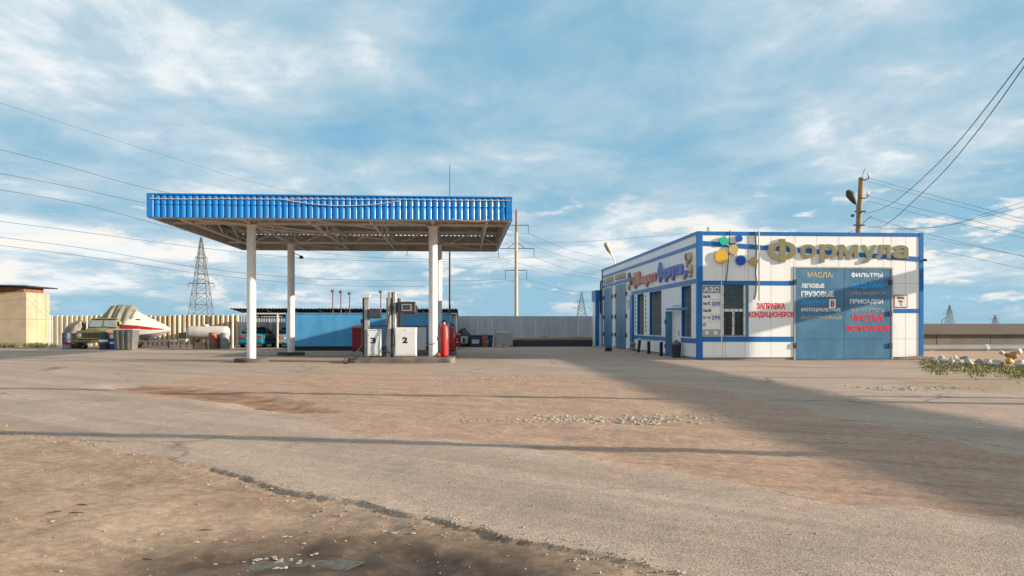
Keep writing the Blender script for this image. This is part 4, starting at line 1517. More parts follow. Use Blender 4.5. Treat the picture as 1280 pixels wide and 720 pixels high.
def pz3(py, Y=YD):
    return Z_at(480, py, Y)


# dispenser number 3
a, b = px3(458.8), px3(476.2)
d3 = thing('fuel_dispenser', 'slim white fuel dispenser marked 3 with dark display box', 'dispenser', ((a + b) / 2, YD + 0.25, IZ), 'fuel dispensers')
cab = MB().box(a, b, YD, YD + 0.5, IZ + 0.06, pz3(411.5)).build('cabinet', 'pump_white', d3, bevel=0.02)
MB().box(a + 0.035, b - 0.035, YD - 0.012, YD + 0.002, IZ + 0.12, pz3(413.5)).build('door', 'pump_white', cab, bevel=0.006)
MB().box(a + 0.02, b - 0.02, YD + 0.02, YD + 0.48, IZ, IZ + 0.06).build('base', 'drum_rust', d3)
for k in range(6):
    MB().box(a + 0.12 + k * 0.055, a + 0.15 + k * 0.055, YD - 0.016, YD - 0.0125, pz3(413.2), pz3(412.4)).build('vent', 'text_black', cab)
for s in (a + 0.06, b - 0.06):
    MB().cyl((s, YD - 0.022, pz3(419)), (s, YD - 0.0125, pz3(419)), 0.015, n=8).build('lock', 'text_black', cab)
y_text('3', px3(463.5), px3(470), pz3(429.3), pz3(422), YD - 0.0135, 'text_black', cab)
MB().box(px3(455), px3(461), YD + 0.12, YD + 0.34, IZ, pz3(372)).build('mast', 'pump_grey', d3, bevel=0.015)
MB().box(px3(452.3), px3(454.2), YD + 0.2, YD + 0.3, IZ, pz3(372)).build('mast', 'dark_steel', d3)
MB().frustum((px3(451.5), px3(461.5), YD + 0.05, YD + 0.4, pz3(372)), (px3(450.2), px3(462.2), YD + 0.02, YD + 0.43, pz3(368.5))).build('mast_cap', 'pump_white', d3)
hd = MB().box(px3(459), px3(476), YD + 0.04, YD + 0.36, pz3(398), pz3(386.5)).build('display_head', 'dark_steel', d3, bevel=0.015)
MB().box(px3(461), px3(474), YD + 0.03, YD + 0.039, pz3(396), pz3(388)).build('screen', 'screen', hd)
hose([(px3(453), YD + 0.1, pz3(399)), (px3(451.8), YD, pz3(412)), (px3(452.5), YD - 0.15, pz3(430)), (px3(447), YD - 0.45, pz3(439)), (px3(436), YD - 0.7, 0.22), (px3(433.5), YD - 1.0, 0.05),
      (px3(441), YD - 1.15, 0.04), (px3(452), YD - 0.75, 0.23), (px3(455), YD + 0.0, 0.3)], 0.02).build('hose', 'rubber', d3, smooth=60)
MB().box(px3(450.5), px3(453.5), YD + 0.05, YD + 0.2, pz3(404), pz3(399)).build('nozzle', 'black', d3)

# dispenser number 2
a, b = px3(493), px3(520.7)
d2 = thing('fuel_dispenser', 'wide white fuel dispenser marked 2 with tall hose mast', 'dispenser', ((a + b) / 2, YD + 0.25, IZ), 'fuel dispensers')
cab = MB().box(a, b, YD, YD + 0.55, IZ + 0.05, pz3(409.3)).build('cabinet', 'pump_white', d2, bevel=0.02)
MB().box(a + 0.04, b - 0.04, YD - 0.014, YD + 0.002, IZ + 0.1, pz3(411.5)).build('door', 'pump_white', cab, bevel=0.008)
MB().box(a + 0.02, b - 0.02, YD + 0.02, YD + 0.5, IZ, IZ + 0.05).build('base', 'drum_rust', d2)
MB().cyl((px3(506), YD - 0.024, pz3(412.3)), (px3(506), YD - 0.0145, pz3(412.3)), 0.018, n=8).build('lock', 'text_black', cab)
y_text('2', px3(503.2), px3(509.6), pz3(429), pz3(421.3), YD - 0.0155, 'text_black', cab)
for p0, p1, t0, m in ((482.3, 486.0, 372, 'pump_grey'), (484.2, 488.5, 364.5, 'zinc'), (490.6, 494.5, 364.5, 'zinc')):
    o = 0.06 if m == 'pump_grey' else 0.0
    MB().box(px3(p0), px3(p1), YD + 0.1 + o, YD + 0.45 - o, IZ, pz3(t0)).build('mast', m, d2, bevel=0.012)
MB().box(px3(488.7), px3(490.4), YD + 0.2, YD + 0.4, IZ, pz3(364.8)).build('mast_slot', 'black', d2)
hd = MB().box(px3(497.3), px3(519), YD + 0.02, YD + 0.38, pz3(391), pz3(377)).build('display_head', 'dark_steel', d2, bevel=0.015)
MB().box(px3(502), px3(514.5), YD + 0.008, YD + 0.019, pz3(388.5), pz3(380)).build('screen', 'pump_grey', hd)
MB().box(px3(503.5), px3(513), YD + 0.003, YD + 0.0075, pz3(387.3), pz3(381)).build('screen', 'screen', hd)
MB().box(px3(494.6), px3(497.2), YD + 0.1, YD + 0.35, pz3(390), pz3(378)).build('arm', 'dark_steel', d2)
hose([(px3(489), YD + 0.05, pz3(372)), (px3(486.5), YD - 0.02, pz3(395)), (px3(481), YD - 0.1, pz3(420)), (px3(480), YD - 0.12, pz3(434)), (px3(486), YD - 0.14, pz3(441)),
      (px3(492.5), YD - 0.12, pz3(436)), (px3(493.5), YD - 0.08, pz3(424)), (px3(490.5), YD - 0.03, pz3(408)), (px3(490), YD + 0.08, pz3(392))], 0.02).build('hose', 'rubber', d2, smooth=60)
hose([(px3(490), YD + 0.05, pz3(368)), (px3(488), YD - 0.0, pz3(385)), (px3(484), YD - 0.05, pz3(412)), (px3(482), YD - 0.07, pz3(430)), (px3(488), YD - 0.09, pz3(444)), (px3(491.5), YD - 0.02, pz3(430))], 0.018).build('hose', 'rubber', d2, smooth=60)
MB().box(px3(489.2), px3(492), YD - 0.02, YD + 0.09, pz3(388), pz3(382)).build('nozzle', 'black', d2)

# dispenser on the rear island
YR = 39.5
rx = lambda p: X_at(p, YR)
rz = lambda p: Z_at(515, p, YR)
dr_ = thing('fuel_dispenser', 'white fuel dispenser on the rear island, partly hidden by dispenser 2', 'dispenser', (rx(517), YR + 0.25, IZ), 'fuel dispensers')
MB().box(rx(504), rx(532), YR, YR + 0.55, IZ + 0.05, rz(409.5)).build('cabinet', 'pump_white', dr_, bevel=0.02)
MB().box(rx(504.5), rx(531.5), YR + 0.02, YR + 0.5, IZ, IZ + 0.05).build('base', 'drum_rust', dr_)
MB().box(rx(496.5), rx(501.5), YR + 0.05, YR + 0.45, IZ, rz(372.5)).build('mast', 'pump_grey', dr_, bevel=0.012)
MB().box(rx(498.4), rx(499.2), YR + 0.02, YR + 0.049, IZ, rz(373)).build('mast_slot', 'red_dark', dr_)
hd = MB().box(rx(503), rx(521.5), YR + 0.05, YR + 0.4, rz(393.5), rz(381)).build('display_head', 'pump_grey', dr_, bevel=0.015)
MB().box(rx(505), rx(519.5), YR + 0.035, YR + 0.049, rz(392), rz(383)).build('screen', 'screen', hd)
rxm = MB().bar((rx(461), YR + 1.0, rz(407)), (rx(534), YR + 1.0, rz(407)), 0.05)
rr = thing('red_rail', 'long thin red rail running behind the dispensers', 'rail', (rx(500), YR + 1.0, 0))
MB().bar((rx(461), YR + 1.0, rz(407.6)), (rx(534), YR + 1.0, rz(407.6)), 0.06).build('rail', 'red_dark', rr)
for p in (461.5, 533.5):
    MB().bar((rx(p), YR + 1.0, IZ), (rx(p), YR + 1.0, rz(408.4)), 0.05).build('post', 'red_dark', rr)


# wheeled fire extinguishers
def extinguisher(px0, px1, ptop, pbot, Y, lab):
    x0, x1 = X_at(px0, Y), X_at(px1, Y)
    cx = (x0 + x1) / 2
    r = (x1 - x0) / 2 * 0.93
    zb_, zt = Z_at(px0, pbot, Y), Z_at(px0, ptop, Y)
    t = thing('fire_extinguisher', lab, 'extinguisher', (cx, Y, 0.2), 'wheeled fire extinguishers')
    h = zt - zb_
    body = MB().lathe([(r * 0.55, 0), (r * 0.9, 0.03 * h), (r, 0.07 * h), (r, 0.80 * h), (r * 0.92, 0.87 * h), (r * 0.6, 0.92 * h), (r * 0.3, 0.94 * h)], (cx, Y, zb_), 24).build('cylinder', 'red_paint', t, smooth=50)
    MB().lathe([(r * 0.28, 0), (r * 0.24, h * 0.06)], (cx, Y, zb_ + 0.941 * h), 12).build('neck', 'sack_pale', t)
    MB().box(cx - r * 0.45, cx + r * 0.45, Y - 0.05, Y + 0.05, zb_ + h * 1.002, zb_ + h * 1.06).build('valve', 'black', t)
    MB().box(cx + r * 0.55, cx + r * 0.98, Y - r * 0.80, Y - r * 0.4, zb_ + 0.52 * h, zb_ + 0.78 * h).build('paper_tag', 'sack_pale', body)
    fr = MB()
    for s in (-1, 1):
        fr.tube([(cx + s * r * 1.05, Y + 0.12, zb_ + 0.0), (cx + s * r * 1.1, Y + 0.14, zb_ + 0.5 * h), (cx + s * r * 1.05, Y + 0.14, zb_ + 0.97 * h), (cx + s * r * 0.6, Y + 0.14, zb_ + 1.02 * h)], 0.015, 6)
    fr.bar((cx - r * 1.05, Y + 0.12, zb_ + 0.02), (cx + r * 1.05, Y + 0.12, zb_ + 0.02), 0.03)
    fr.bar((cx + r * 0.6, Y - 0.02, zb_ + 0.02), (cx + r * 0.9, Y - 0.08, 0.201), 0.02)
    fr.build('trolley_frame', 'dark_steel', t)
    for s in (-1, 1):
        wx = cx + s * (r * 1.25)
        if s > 0:
            wx = cx + r * 0.4
        wy = Y - 0.1 if s < 0 else Y + 0.28
        wh = MB().cyl((wx - 0.03, wy, 0.2 + 0.11), (wx + 0.03, wy, 0.2 + 0.11), 0.11, n=18)
        if s < 0:                                          # the turned-out wheel faces the camera
            wh = MB().cyl((wx, wy - 0.03, 0.2 + 0.12), (wx, wy + 0.03, 0.2 + 0.12), 0.12, n=18)
        wo = wh.build('wheel', 'rubber', t, smooth=40)
        if s < 0:
            MB().cyl((wx, wy - 0.045, 0.32), (wx, wy - 0.031, 0.32), 0.09, n=18).build('rim', 'orange_rim', wo)
            MB().cyl((wx, wy - 0.055, 0.32), (wx, wy - 0.046, 0.32), 0.03, n=10).build('hub', 'zinc', wo)
    hose([(cx, Y - 0.05, zb_ + h), (cx - r * 1.3, Y - 0.1, zb_ + h * 0.85), (cx - r * 1.4, Y - 0.05, zb_ + h * 0.4), (cx - r * 1.1, Y, zb_ + h * 0.12)], 0.014).build('hose', 'rubber', t)


extinguisher(549.6, 560.6, 402.5, 446, 32.0, 'red wheeled fire extinguisher beside the front canopy column')
extinguisher(561.6, 569.2, 407, 439, 39.4, 'smaller looking red wheeled extinguisher behind the front one')
tag(hose([(X_at(534, 32.2), 32.2, Z_at(534, 429, 32)), (X_at(540, 32.2), 31.9, Z_at(540, 430.5, 32)), (X_at(546, 32.2), 31.95, Z_at(546, 426, 32)), (X_at(548, 32.2), 32.1, Z_at(548, 413, 32))], 0.015)
    .build('black_hose', 'rubber', origin=(X_at(540, 32.2), 32, 0)), 'thin black hose looped round the front right column', 'hose')
# ------------------------------------------------------------------ yard behind: fence, shed, tank housing
FY = 58.5


def rib_sheet(x0, x1, y, z0, z1, pitch, depth, flat=0.35):
    """trapezoid profiled sheet"""
    n = max(1, int(round((x1 - x0) / pitch)))
    p = (x1 - x0) / n
    pts = []
    for i in range(n):
        b = x0 + i * p
        pts += [(b, 0), (b + p * (0.5 - flat / 2 - 0.08), 0), (b + p * (0.5 - flat / 2), depth), (b + p * (0.5 + flat / 2), depth), (b + p * (0.5 + flat / 2 + 0.08), 0)]
    pts.append((x1, 0))
    q = MB()
    q.v = [(x, y - d, z0) for x, d in pts] + [(x, y - d, z1) for x, d in pts]
    m = len(pts)
    q.f = [(i, i + 1, m + i + 1, m + i) for i in range(m - 1)]
    return q


LX0, LX1 = X_at(62, FY), X_at(300, FY)
lf = thing('profiled_fence', 'sunlit cream and rust profiled sheet fence at the left rear', 'fence', (LX0, FY, 0))
n = 13
for i in range(n):
    a = LX0 + (LX1 - LX0) * i / n
    b = LX0 + (LX1 - LX0) * (i + 1) / n
    q = rib_sheet(a + 0.004, b - 0.004, FY - (0.012 if i % 2 else 0), 0.05, 2.25 + random.uniform(-0.03, 0.03), 0.38, 0.07)
    o = q.build('fence_sheet', 'fence_cream', lf)
    o.data.materials.append(MATS['fence_rust'])
    o.rotation_euler = (0, random.uniform(-0.004, 0.004), random.uniform(-0.01, 0.01))
    for pl in o.data.polygons:                       # the pans have rusted, the ribs kept their paint
        if max(o.data.vertices[v].co.y for v in pl.vertices) - min(o.data.vertices[v].co.y for v in pl.vertices) < 0.01 and o.data.vertices[pl.vertices[0]].co.y > -0.04 and i > 2:
            pl.material_index = 1
for i in range(0, n + 1, 2):
    a = LX0 + (LX1 - LX0) * i / n
    MB().box(a - 0.04, a + 0.04, FY + 0.03, FY + 0.11, 0, 2.2).build('fence_post', 'frame_paint', lf)
MB().box(LX0 - 0.02, LX0 + 0.1, FY - 0.14, FY - 0.08, 0, 2.28).build('fence_post', 'white_paint', lf)
RX0, RX1 = LX1 + 0.02, X_at(741, FY)
rf = thing('profiled_fence', 'long grey profiled sheet fence in shade between shed and shop', 'fence', (RX0, FY, 0))
n = 24
for i in range(n):
    a = RX0 + (RX1 - RX0) * i / n
    b = RX0 + (RX1 - RX0) * (i + 1) / n
    rib_sheet(a + 0.004, b - 0.004, FY - (0.012 if i % 2 else 0), 0.05, 2.20 + random.uniform(-0.012, 0.012), 0.19, 0.05).build('fence_sheet', 'fence_zinc', rf)
MB().box(RX0, RX1, FY + 0.02, FY + 0.07, 2.13, 2.215).build('top_rail', 'dark_steel', rf)
for i in range(0, n + 1, 3):
    a = RX0 + (RX1 - RX0) * i / n
    MB().box(a - 0.04, a + 0.04, FY + 0.08, FY + 0.16, 0, 2.2).build('fence_post', 'dark_steel', rf)

# low dark bund wall before the fence, old timber on it
BY = 55.2
bx0, bx1 = X_at(641, BY), X_at(741, BY)
tag(MB().prism([(BY, 0), (BY + 0.5, 0), (BY + 0.46, 0.47), (BY + 0.03, 0.47)], 'x', bx0, bx1).build('bund_wall', 'tarp_dark', origin=((bx0 + bx1) / 2, BY, 0), bevel=0.03),
    'low black kerb wall along the foot of the grey fence', 'wall')
for k, (p0, p1, h, yy, lab) in enumerate(((643, 690, 0.12, 0.9, 'long pale timber beam behind the black kerb wall'), (676, 684, 0.26, 1.5, 'short stacked timber block against the grey fence'),
                                          (690, 741, 0.15, 1.1, 'second pale timber beam nearer the shop annex'), (719, 726, 0.22, 1.7, 'small wooden crate board beside the annex'))):
    a, b = X_at(p0, BY + yy), X_at(p1, BY + yy)
    q = MB()
    q.box(a, b, BY + yy, BY + yy + 0.3, 0.0, 0.45).box(a + 0.02, b - 0.02, BY + yy + 0.02, BY + yy + 0.28, 0.452, 0.50 + h)
    tag(q.build('timber_beam', 'wood', origin=(a, BY + yy, 0), bevel=0.02), lab, 'timber')

# open shed
SHY0, SHY1 = 52.6, 58.0
sx0, sx1 = X_at(289.5, SHY0), X_at(572, SHY0)
sh = thing('open_shed', 'long open shed with dark corrugated roof on thin white posts', 'shed', ((sx0 + sx1) / 2, SHY0, 0))
nsh = 13
for i in range(nsh):
    a = sx0 + (sx1 - sx0) * i / nsh - 0.02
    b = sx0 + (sx1 - sx0) * (i + 1) / nsh + 0.02
    S = 6 * 8
    us = [a + (b - a) * k / S for k in range(S + 1)]
    q = MB()
    dz_ = 0.012 * (i % 2)
    for y, z in ((SHY0 - 0.25, 2.60), (SHY1, 2.20)):
        for tt in (0.0, 0.03):
            q.v += [(u, y, z + dz_ + tt + 0.035 * math.sin((u - a) / (b - a) * 6 * 2 * math.pi)) for u in us]
    m = S + 1
    for k in range(S):
        q.f += [(k, k + 1, 2 * m + k + 1, 2 * m + k), (m + k, m + k + 1, 3 * m + k + 1, 3 * m + k), (k, k + 1, m + k + 1, m + k), (2 * m + k, 2 * m + k + 1, 3 * m + k + 1, 3 * m + k)]
    q.build('roof_sheet', 'tarp_dark', sh, smooth=50)
MB().box(sx0 + 0.03, sx1 - 0.03, SHY0, SHY0 + 0.08, 2.26, 2.36).build('eave_beam', 'white_paint', sh)
MB().box(sx0 + 0.03, sx1 - 0.03, SHY1 - 0.3, SHY1 - 0.22, 2.02, 2.12).build('eave_beam', 'frame_paint', sh)
for px in (290.8, 347, 405, 455, 505, 570.5):
    x = X_at(px, SHY0)
    MB().box(x - 0.045, x + 0.045, SHY0 - 0.005, SHY0 + 0.07, 0, 2.26).build('post', 'white_paint', sh)
    MB().box(x - 0.045, x + 0.045, SHY1 - 0.3, SHY1 - 0.22, 0, 2.02).build('post', 'frame_paint', sh)
for x in np.linspace(sx0 + 0.6, sx1 - 0.6, 9):
    MB().bar((x, SHY0 + 0.1, 2.50), (x, SHY1 - 0.1, 2.13), 0.06).build('rafter', 'frame_paint', sh)

# blue fuel storage housing with vents
TY0 = 47.0
tx0, tx1 = X_at(357.5, TY0), X_at(563, TY0)
tk = thing('fuel_storage_housing', 'bright blue steel fuel storage housing with dark skid base', 'container', ((tx0 + tx1) / 2, TY0, 0))
npan = 7
for i in range(npan):
    a = tx0 + (tx1 - tx0) * i / npan
    b = tx0 + (tx1 - tx0) * (i + 1) / npan
    MB().box(a + 0.003, b - 0.003, TY0, TY0 + 0.06, 0.26, 2.2).build('side_panel', 'blue_tank', tk, bevel=0.004)
MB().box(tx0 + 0.01, tx1 - 0.01, TY0 + 0.07, TY0 + 2.6, 0.27, 2.19).build('body', 'blue_tank', tk)
MB().box(tx0 + 0.03, tx1 - 0.03, TY0 + 0.04, TY0 + 2.5, 0.0, 0.255).build('skid_base', 'black', tk)
MB().box(tx0 - 0.03, tx1 + 0.03, TY0 - 0.03, TY0 + 2.63, 2.202, 2.25).build('lid', 'blue_tank', tk)
for px, pt in ((416, 363), (426.2, 364), (437, 366), (476, 364)):
    y = TY0 + 1.2
    x = X_at(px, y)
    zt = Z_at(px, pt, y)
    v = MB().cyl((x, y, 2.25), (x, y, zt - 0.1), 0.032, n=10).build('vent_pipe', 'vent_red', tk, smooth=40)
    MB().lathe([(0.05, 0), (0.13, 0.02), (0.13, 0.1), (0.07, 0.17)], (x, y, zt - 0.12), 12).build('vent_cap', 'bin_grey', v, smooth=40)

# red fire boxes
def fire_box(px0, px1, p0, Y, lab):
    a, b = X_at(px0, Y), X_at(px1, Y)
    zt = Z_at((px0 + px1) / 2, p0, Y)
    t = thing('fire_box', lab, 'fire box', ((a + b) / 2, Y, 0))
    MB().box(a, b, Y, Y + 0.5, 0.15, zt - 0.12).build('body', 'red_dark', t, bevel=0.015)
    q = MB().prism([(Y - 0.04, zt - 0.118), (Y + 0.54, zt - 0.118), (Y + 0.54, zt + 0.1), (Y - 0.04, zt)], 'x', a - 0.03, b + 0.03)
    q.build('lid', 'red_dark', t)
    for x in (a + 0.05, b - 0.09):
        MB().box(x, x + 0.04, Y + 0.04, Y + 0.44, 0, 0.149).build('foot', 'dark_steel', t)
    return t, a, b, zt


fire_box(440, 453, 409.5, 44.5, 'tall red fire sand box beside the blue housing, left of dispenser 3')
t, a, b, zt = fire_box(568.5, 575.3, 418.5, 50.0, 'small red box standing right of the wheeled extinguishers')
MB().box(a + 0.1, b - 0.15, 49.985, 49.999, zt - 0.5, zt - 0.42).build('label_plate', 'text_white', t)
MB().box(a + 0.12, b - 0.18, 49.985, 49.999, zt - 0.3, zt - 0.24).build('label_plate', 'text_white', t)

# lightning mast
my = 51.8
mx_ = X_at(562.2, my)
lm = thing('lightning_mast', 'tall thin dark mast rising behind the right canopy end', 'mast', (mx_, my, 0))
MB().cyl((mx_, my, 0), (mx_, my, 6.8), 0.075, 0.06, 10).build('lower_tube', 'dark_steel', lm)
MB().cyl((mx_, my, 6.8), (mx_, my, Z_at(562, 205, my)), 0.04, 0.015, 8).build('rod', 'dark_steel', lm)
for s in (-1, 1):
    MB().bar((mx_, my, 1.9), (mx_ + s * 0.9, my + 0.2, 0.0), 0.05).build('stay', 'dark_steel', lm)


# ------------------------------------------------------------------ drums, tanks and bins
def drum(px0, px1, p0, p1, m, lab, bands=(), Y=None, cat='drum'):
    xa, xb = X_at(px0, Y), X_at(px1, Y)
    p = Vector(((xa + xb) / 2, Y, 0))
    r = (xb - xa) / 2
    h = Z_at((px0 + px1) / 2, p0, Y)
    t = thing('steel_drum', lab, cat, (p.x, p.y + r, 0))
    c = (p.x, p.y + r, 0)
    prof = [(r * 0.97, 0), (r, 0.02), (r, h * 0.32), (r * 1.03, h * 0.335), (r, h * 0.35), (r, h * 0.65), (r * 1.03, h * 0.665), (r, h * 0.68), (r, h - 0.02), (r * 0.97, h)]
    bd = MB().lathe(prof, c, 22).build('body', m, t, smooth=35)
    MB().lathe([(r * 0.98, h + 0.001), (r * 1.02, h + 0.004), (r * 1.02, h + 0.03), (r * 0.98, h + 0.033)], c, 22).build('rim', m, t, smooth=35)
    for b0, b1, bm_ in bands:
        MB().lathe([(r * 1.035, h * b0), (r * 1.035, h * b1)], c, 22).build('painted_band', bm_, bd, smooth=35)
    return t


drum(75.5, 86, 416.5, 432, 'drum_navy', 'dented dark drum with red and grey bands beside the old truck', ((0.36, 0.46, 'red_dark'), (0.02, 0.3, 'drum_grey')), Y=50.6)
drum(122, 132.5, 416, 436, 'drum_navy', 'navy drum with a white band in front of the truck grille', ((0.46, 0.60, 'text_white'),), Y=49.6)
drum(131.5, 137.5, 416.5, 435.6, 'red_paint', 'slim bright red drum between the navy drum and the blue one', Y=50.2)
drum(135.5, 143, 417, 435.2, 'drum_blue', 'blue drum with white patches beside the grey waste bin', ((0.70, 0.95, 'text_white'), (0.36, 0.48, 'text_white')), Y=49.9)
drum(259.5, 269.8, 416.5, 431.4, 'drum_rust', 'rusty brown drum with a red label under the end of the white tank', ((0.78, 0.9, 'red_paint'),), Y=50.9)
drum(274, 285, 417, 431.6, 'drum_grey', 'battered grey drum near the left shed post', Y=51.0)
drum(602.5, 609.5, 418.6, 433.4, 'drum_rust', 'rusty drum between two black containers by the grey fence', Y=53.6)

# grey waste bin
D = FP * 1.5 / 30.6
p = at_depth(154, 437.6, D)
wb = thing('waste_bin', 'large grey tapered waste bin standing before the covered boat', 'bin', (p.x, p.y + 0.5, 0))
k = D / FP
MB().frustum((p.x - 11 * k, p.x + 10.5 * k, p.y + 0.05, p.y + 0.85, 0.0), (p.x - 12.3 * k, p.x + 12.3 * k, p.y - 0.05, p.y + 0.95, 24.5 * k)).build('body', 'bin_grey', wb, bevel=0.02)
MB().box(p.x - 13 * k, p.x + 13 * k, p.y - 0.09, p.y + 0.99, 24.55 * k, 26.3 * k).build('rim', 'zinc', wb, bevel=0.02)
for dxx in (-6, 0, 6):
    MB().frustum((p.x + dxx * k - 0.05, p.x + dxx * k + 0.05, p.y - 0.03, p.y + 0.1, 0.05), (p.x + dxx * 1.1 * k - 0.05, p.x + dxx * 1.1 * k + 0.05, p.y - 0.12, p.y + 0.0, 24 * k)).build('rib', 'bin_grey', wb)

# pale horizontal tank on cradles
ty = 52.0
a, b = X_at(233.5, ty), X_at(287, ty)
zc = (Z_at(260, 407.5, ty) + Z_at(260, 424, ty)) / 2
r = (Z_at(260, 407.5, ty) - Z_at(260, 424, ty)) / 2
ht = thing('storage_tank', 'dirty white horizontal tank lying on cradles before the fence', 'tank', ((a + b) / 2, ty, 0))
rings = []
for x, f in ((a, 0.3), (a + 0.05, 0.7), (a + 0.15, 0.95), (a + 0.3, 1.0), (a + 1.0, 1.0), (b - 1.0, 1), (b - 0.3, 1.0), (b - 0.15, 0.95), (b - 0.05, 0.7), (b, 0.3)):
    rings.append([(x, ty + r * f * math.cos(t), zc + r * f * math.sin(t)) for t in np.linspace(0, 2 * math.pi, 25)[:-1]])
MB().loft(rings).build('shell', 'tank_grey', ht, smooth=40)
for x in (a + 0.6, b - 0.6):
    MB().box(x - 0.12, x + 0.12, ty - r * 0.8, ty + r * 0.8, 0, zc - r * 0.72).build('cradle', 'drum_rust', ht)
MB().cyl((a + 1.2, ty, zc + r - 0.02), (a + 1.2, ty, zc + r + 0.1), 0.2, n=14).build('hatch', 'tank_grey', ht)
q = MB()
a, b = X_at(243, 51.6), X_at(258, 51.6)
for k2 in range(4):
    q.box(a + 0.02 * k2, b - 0.015 * k2, 51.5, 51.9, 0.02 + 0.1 * k2, 0.11 + 0.1 * k2)
tag(q.build('plank_pile', 'wood', origin=(a, 51.6, 0), bevel=0.01), 'low pile of brown planks under the white tank', 'planks')
a, b = X_at(222, 53), X_at(233, 53)
t = thing('feed_trough', 'small dark basin on legs at the left end of the white tank', 'basin', ((a + b) / 2, 53.2, 0))
MB().frustum((a + 0.08, b - 0.08, 53.08, 53.42, 0.42), (a, b, 53.0, 53.5, 0.62)).build('basin', 'boat_hull', t)
MB().frustum((a + 0.02, b - 0.02, 53.05, 53.45, 0.621), (a + 0.05, b - 0.05, 53.08, 53.42, 1.02)).build('lid', 'tarp_dark', t)
for x in (a + 0.1, b - 0.14):
    for y in (53.1, 53.36):
        MB().box(x, x + 0.04, y, y + 0.04, 0, 0.42).build('leg', 'drum_rust', t)

# black containers and IBC tank by the grey fence
def box_bin(px0, px1, p0, Y, m, lab, panel=None):
    a, b = X_at(px0, Y), X_at(px1, Y)
    zt = Z_at((px0 + px1) / 2, p0, Y)
    t = thing('plastic_container', lab, 'container', ((a + b) / 2, Y, 0))
    MB().frustum((a + 0.04, b - 0.04, Y + 0.04, Y + 0.9, 0), (a, b, Y, Y + 0.94, zt - 0.08)).build('body', m, t, bevel=0.03)
    MB().box(a - 0.02, b + 0.02, Y - 0.03, Y + 0.97, zt - 0.078, zt).build('lid', m, t, bevel=0.02)
    if panel:
        c0, c1, q0, q1 = panel
        MB().box(X_at(c0, Y), X_at(c1, Y), Y - 0.012, Y + 0.05, Z_at(c0, q1, Y), Z_at(c0, q0, Y)).build('label_panel', 'ibc_white', t)


box_bin(587.5, 603.5, 418.8, 54.0, 'drum_navy', 'dark container with a pale panel left of the rusty drum', (590, 599, 424.5, 429.5))
box_bin(608, 616, 418.8, 54.4, 'drum_navy', 'narrow dark container right of the rusty drum', (608.8, 610.5, 425, 429))
iy = 54.0
a, b = X_at(618.5, iy), X_at(641, iy)
zt = Z_at(630, 413, iy)
ib = thing('ibc_tank', 'caged white cube water tank on a pallet by the grey fence', 'water tank', ((a + b) / 2, iy, 0))
MB().box(a + 0.05, b - 0.05, iy + 0.05, iy + 1.0, 0.16, zt - 0.08).build('bottle', 'ibc_white', ib, bevel=0.06)
for x in (a, (a + b) / 2 - 0.06, b - 0.12):
    MB().box(x, x + 0.12, iy, iy + 1.05, 0, 0.15).build('pallet_skid', 'wood', ib)
cg = MB()
for i in range(8):
    x = a + 0.02 + (b - a - 0.04) * i / 7
    cg.bar((x, iy + 0.012, 0.15), (x, iy + 0.012, zt), 0.024)
    cg.bar((x, iy + 1.04, 0.15), (x, iy + 1.04, zt), 0.024)
for z in np.linspace(0.18, zt - 0.01, 6):
    cg.bar((a, iy - 0.012, z), (b, iy - 0.012, z), 0.024)
    cg.bar((a, iy, z), (a, iy + 1.05, z), 0.024)
    cg.bar((b, iy, z), (b, iy + 1.05, z), 0.024)
cg.build('cage', 'zinc', ib)
# heap under black sheet
cx = X_at(579.5, 55)
ro = random.Random(3)
rings = []
for i, (zf, rf_) in enumerate(((0, 1.0), (0.35, 1.0), (0.7, 0.9), (0.95, 0.7), (1.15, 0.45), (1.28, 0.15))):
    rings.append([(cx + 0.62 * rf_ * math.cos(t) * (1 + 0.1 * math.sin(3 * t + i)), 55.4 + 0.6 * rf_ * math.sin(t), zf * (1 + 0.06 * math.sin(2 * t))) for t in np.linspace(0, 2 * math.pi, 21)[:-1]])
t = thing('covered_heap', 'heap under a black sheet right of the small red box', 'heap', (cx, 55.4, 0))
MB().loft(rings).build('sheet', 'tarp_dark', t, smooth=60)
MB().box(X_at(576, 54.6), X_at(585, 54.6), 54.55, 54.8, 0.25, 0.75).build('pale_crate', 'ibc_white', t)
MB().box(X_at(578.5, 54.6), X_at(581, 54.6), 54.54, 54.56, 0.28, 0.62).build('crate_opening', 'black', t)


# ------------------------------------------------------------------ vehicles
def wheel(parent, c, r, w, axis='x', rim='zinc'):
    c = Vector(c)
    d = Vector((w / 2, 0, 0)) if axis == 'x' else Vector((0, w / 2, 0))
    wo = MB().cyl(c - d, c + d, r, n=24).build('wheel', 'rubber', parent, smooth=40, bevel=0.0)
    MB().cyl(c - d * 1.06, c + d * 1.06, r * 0.58, n=18).build('rim', rim, wo, smooth=40)
    return wo


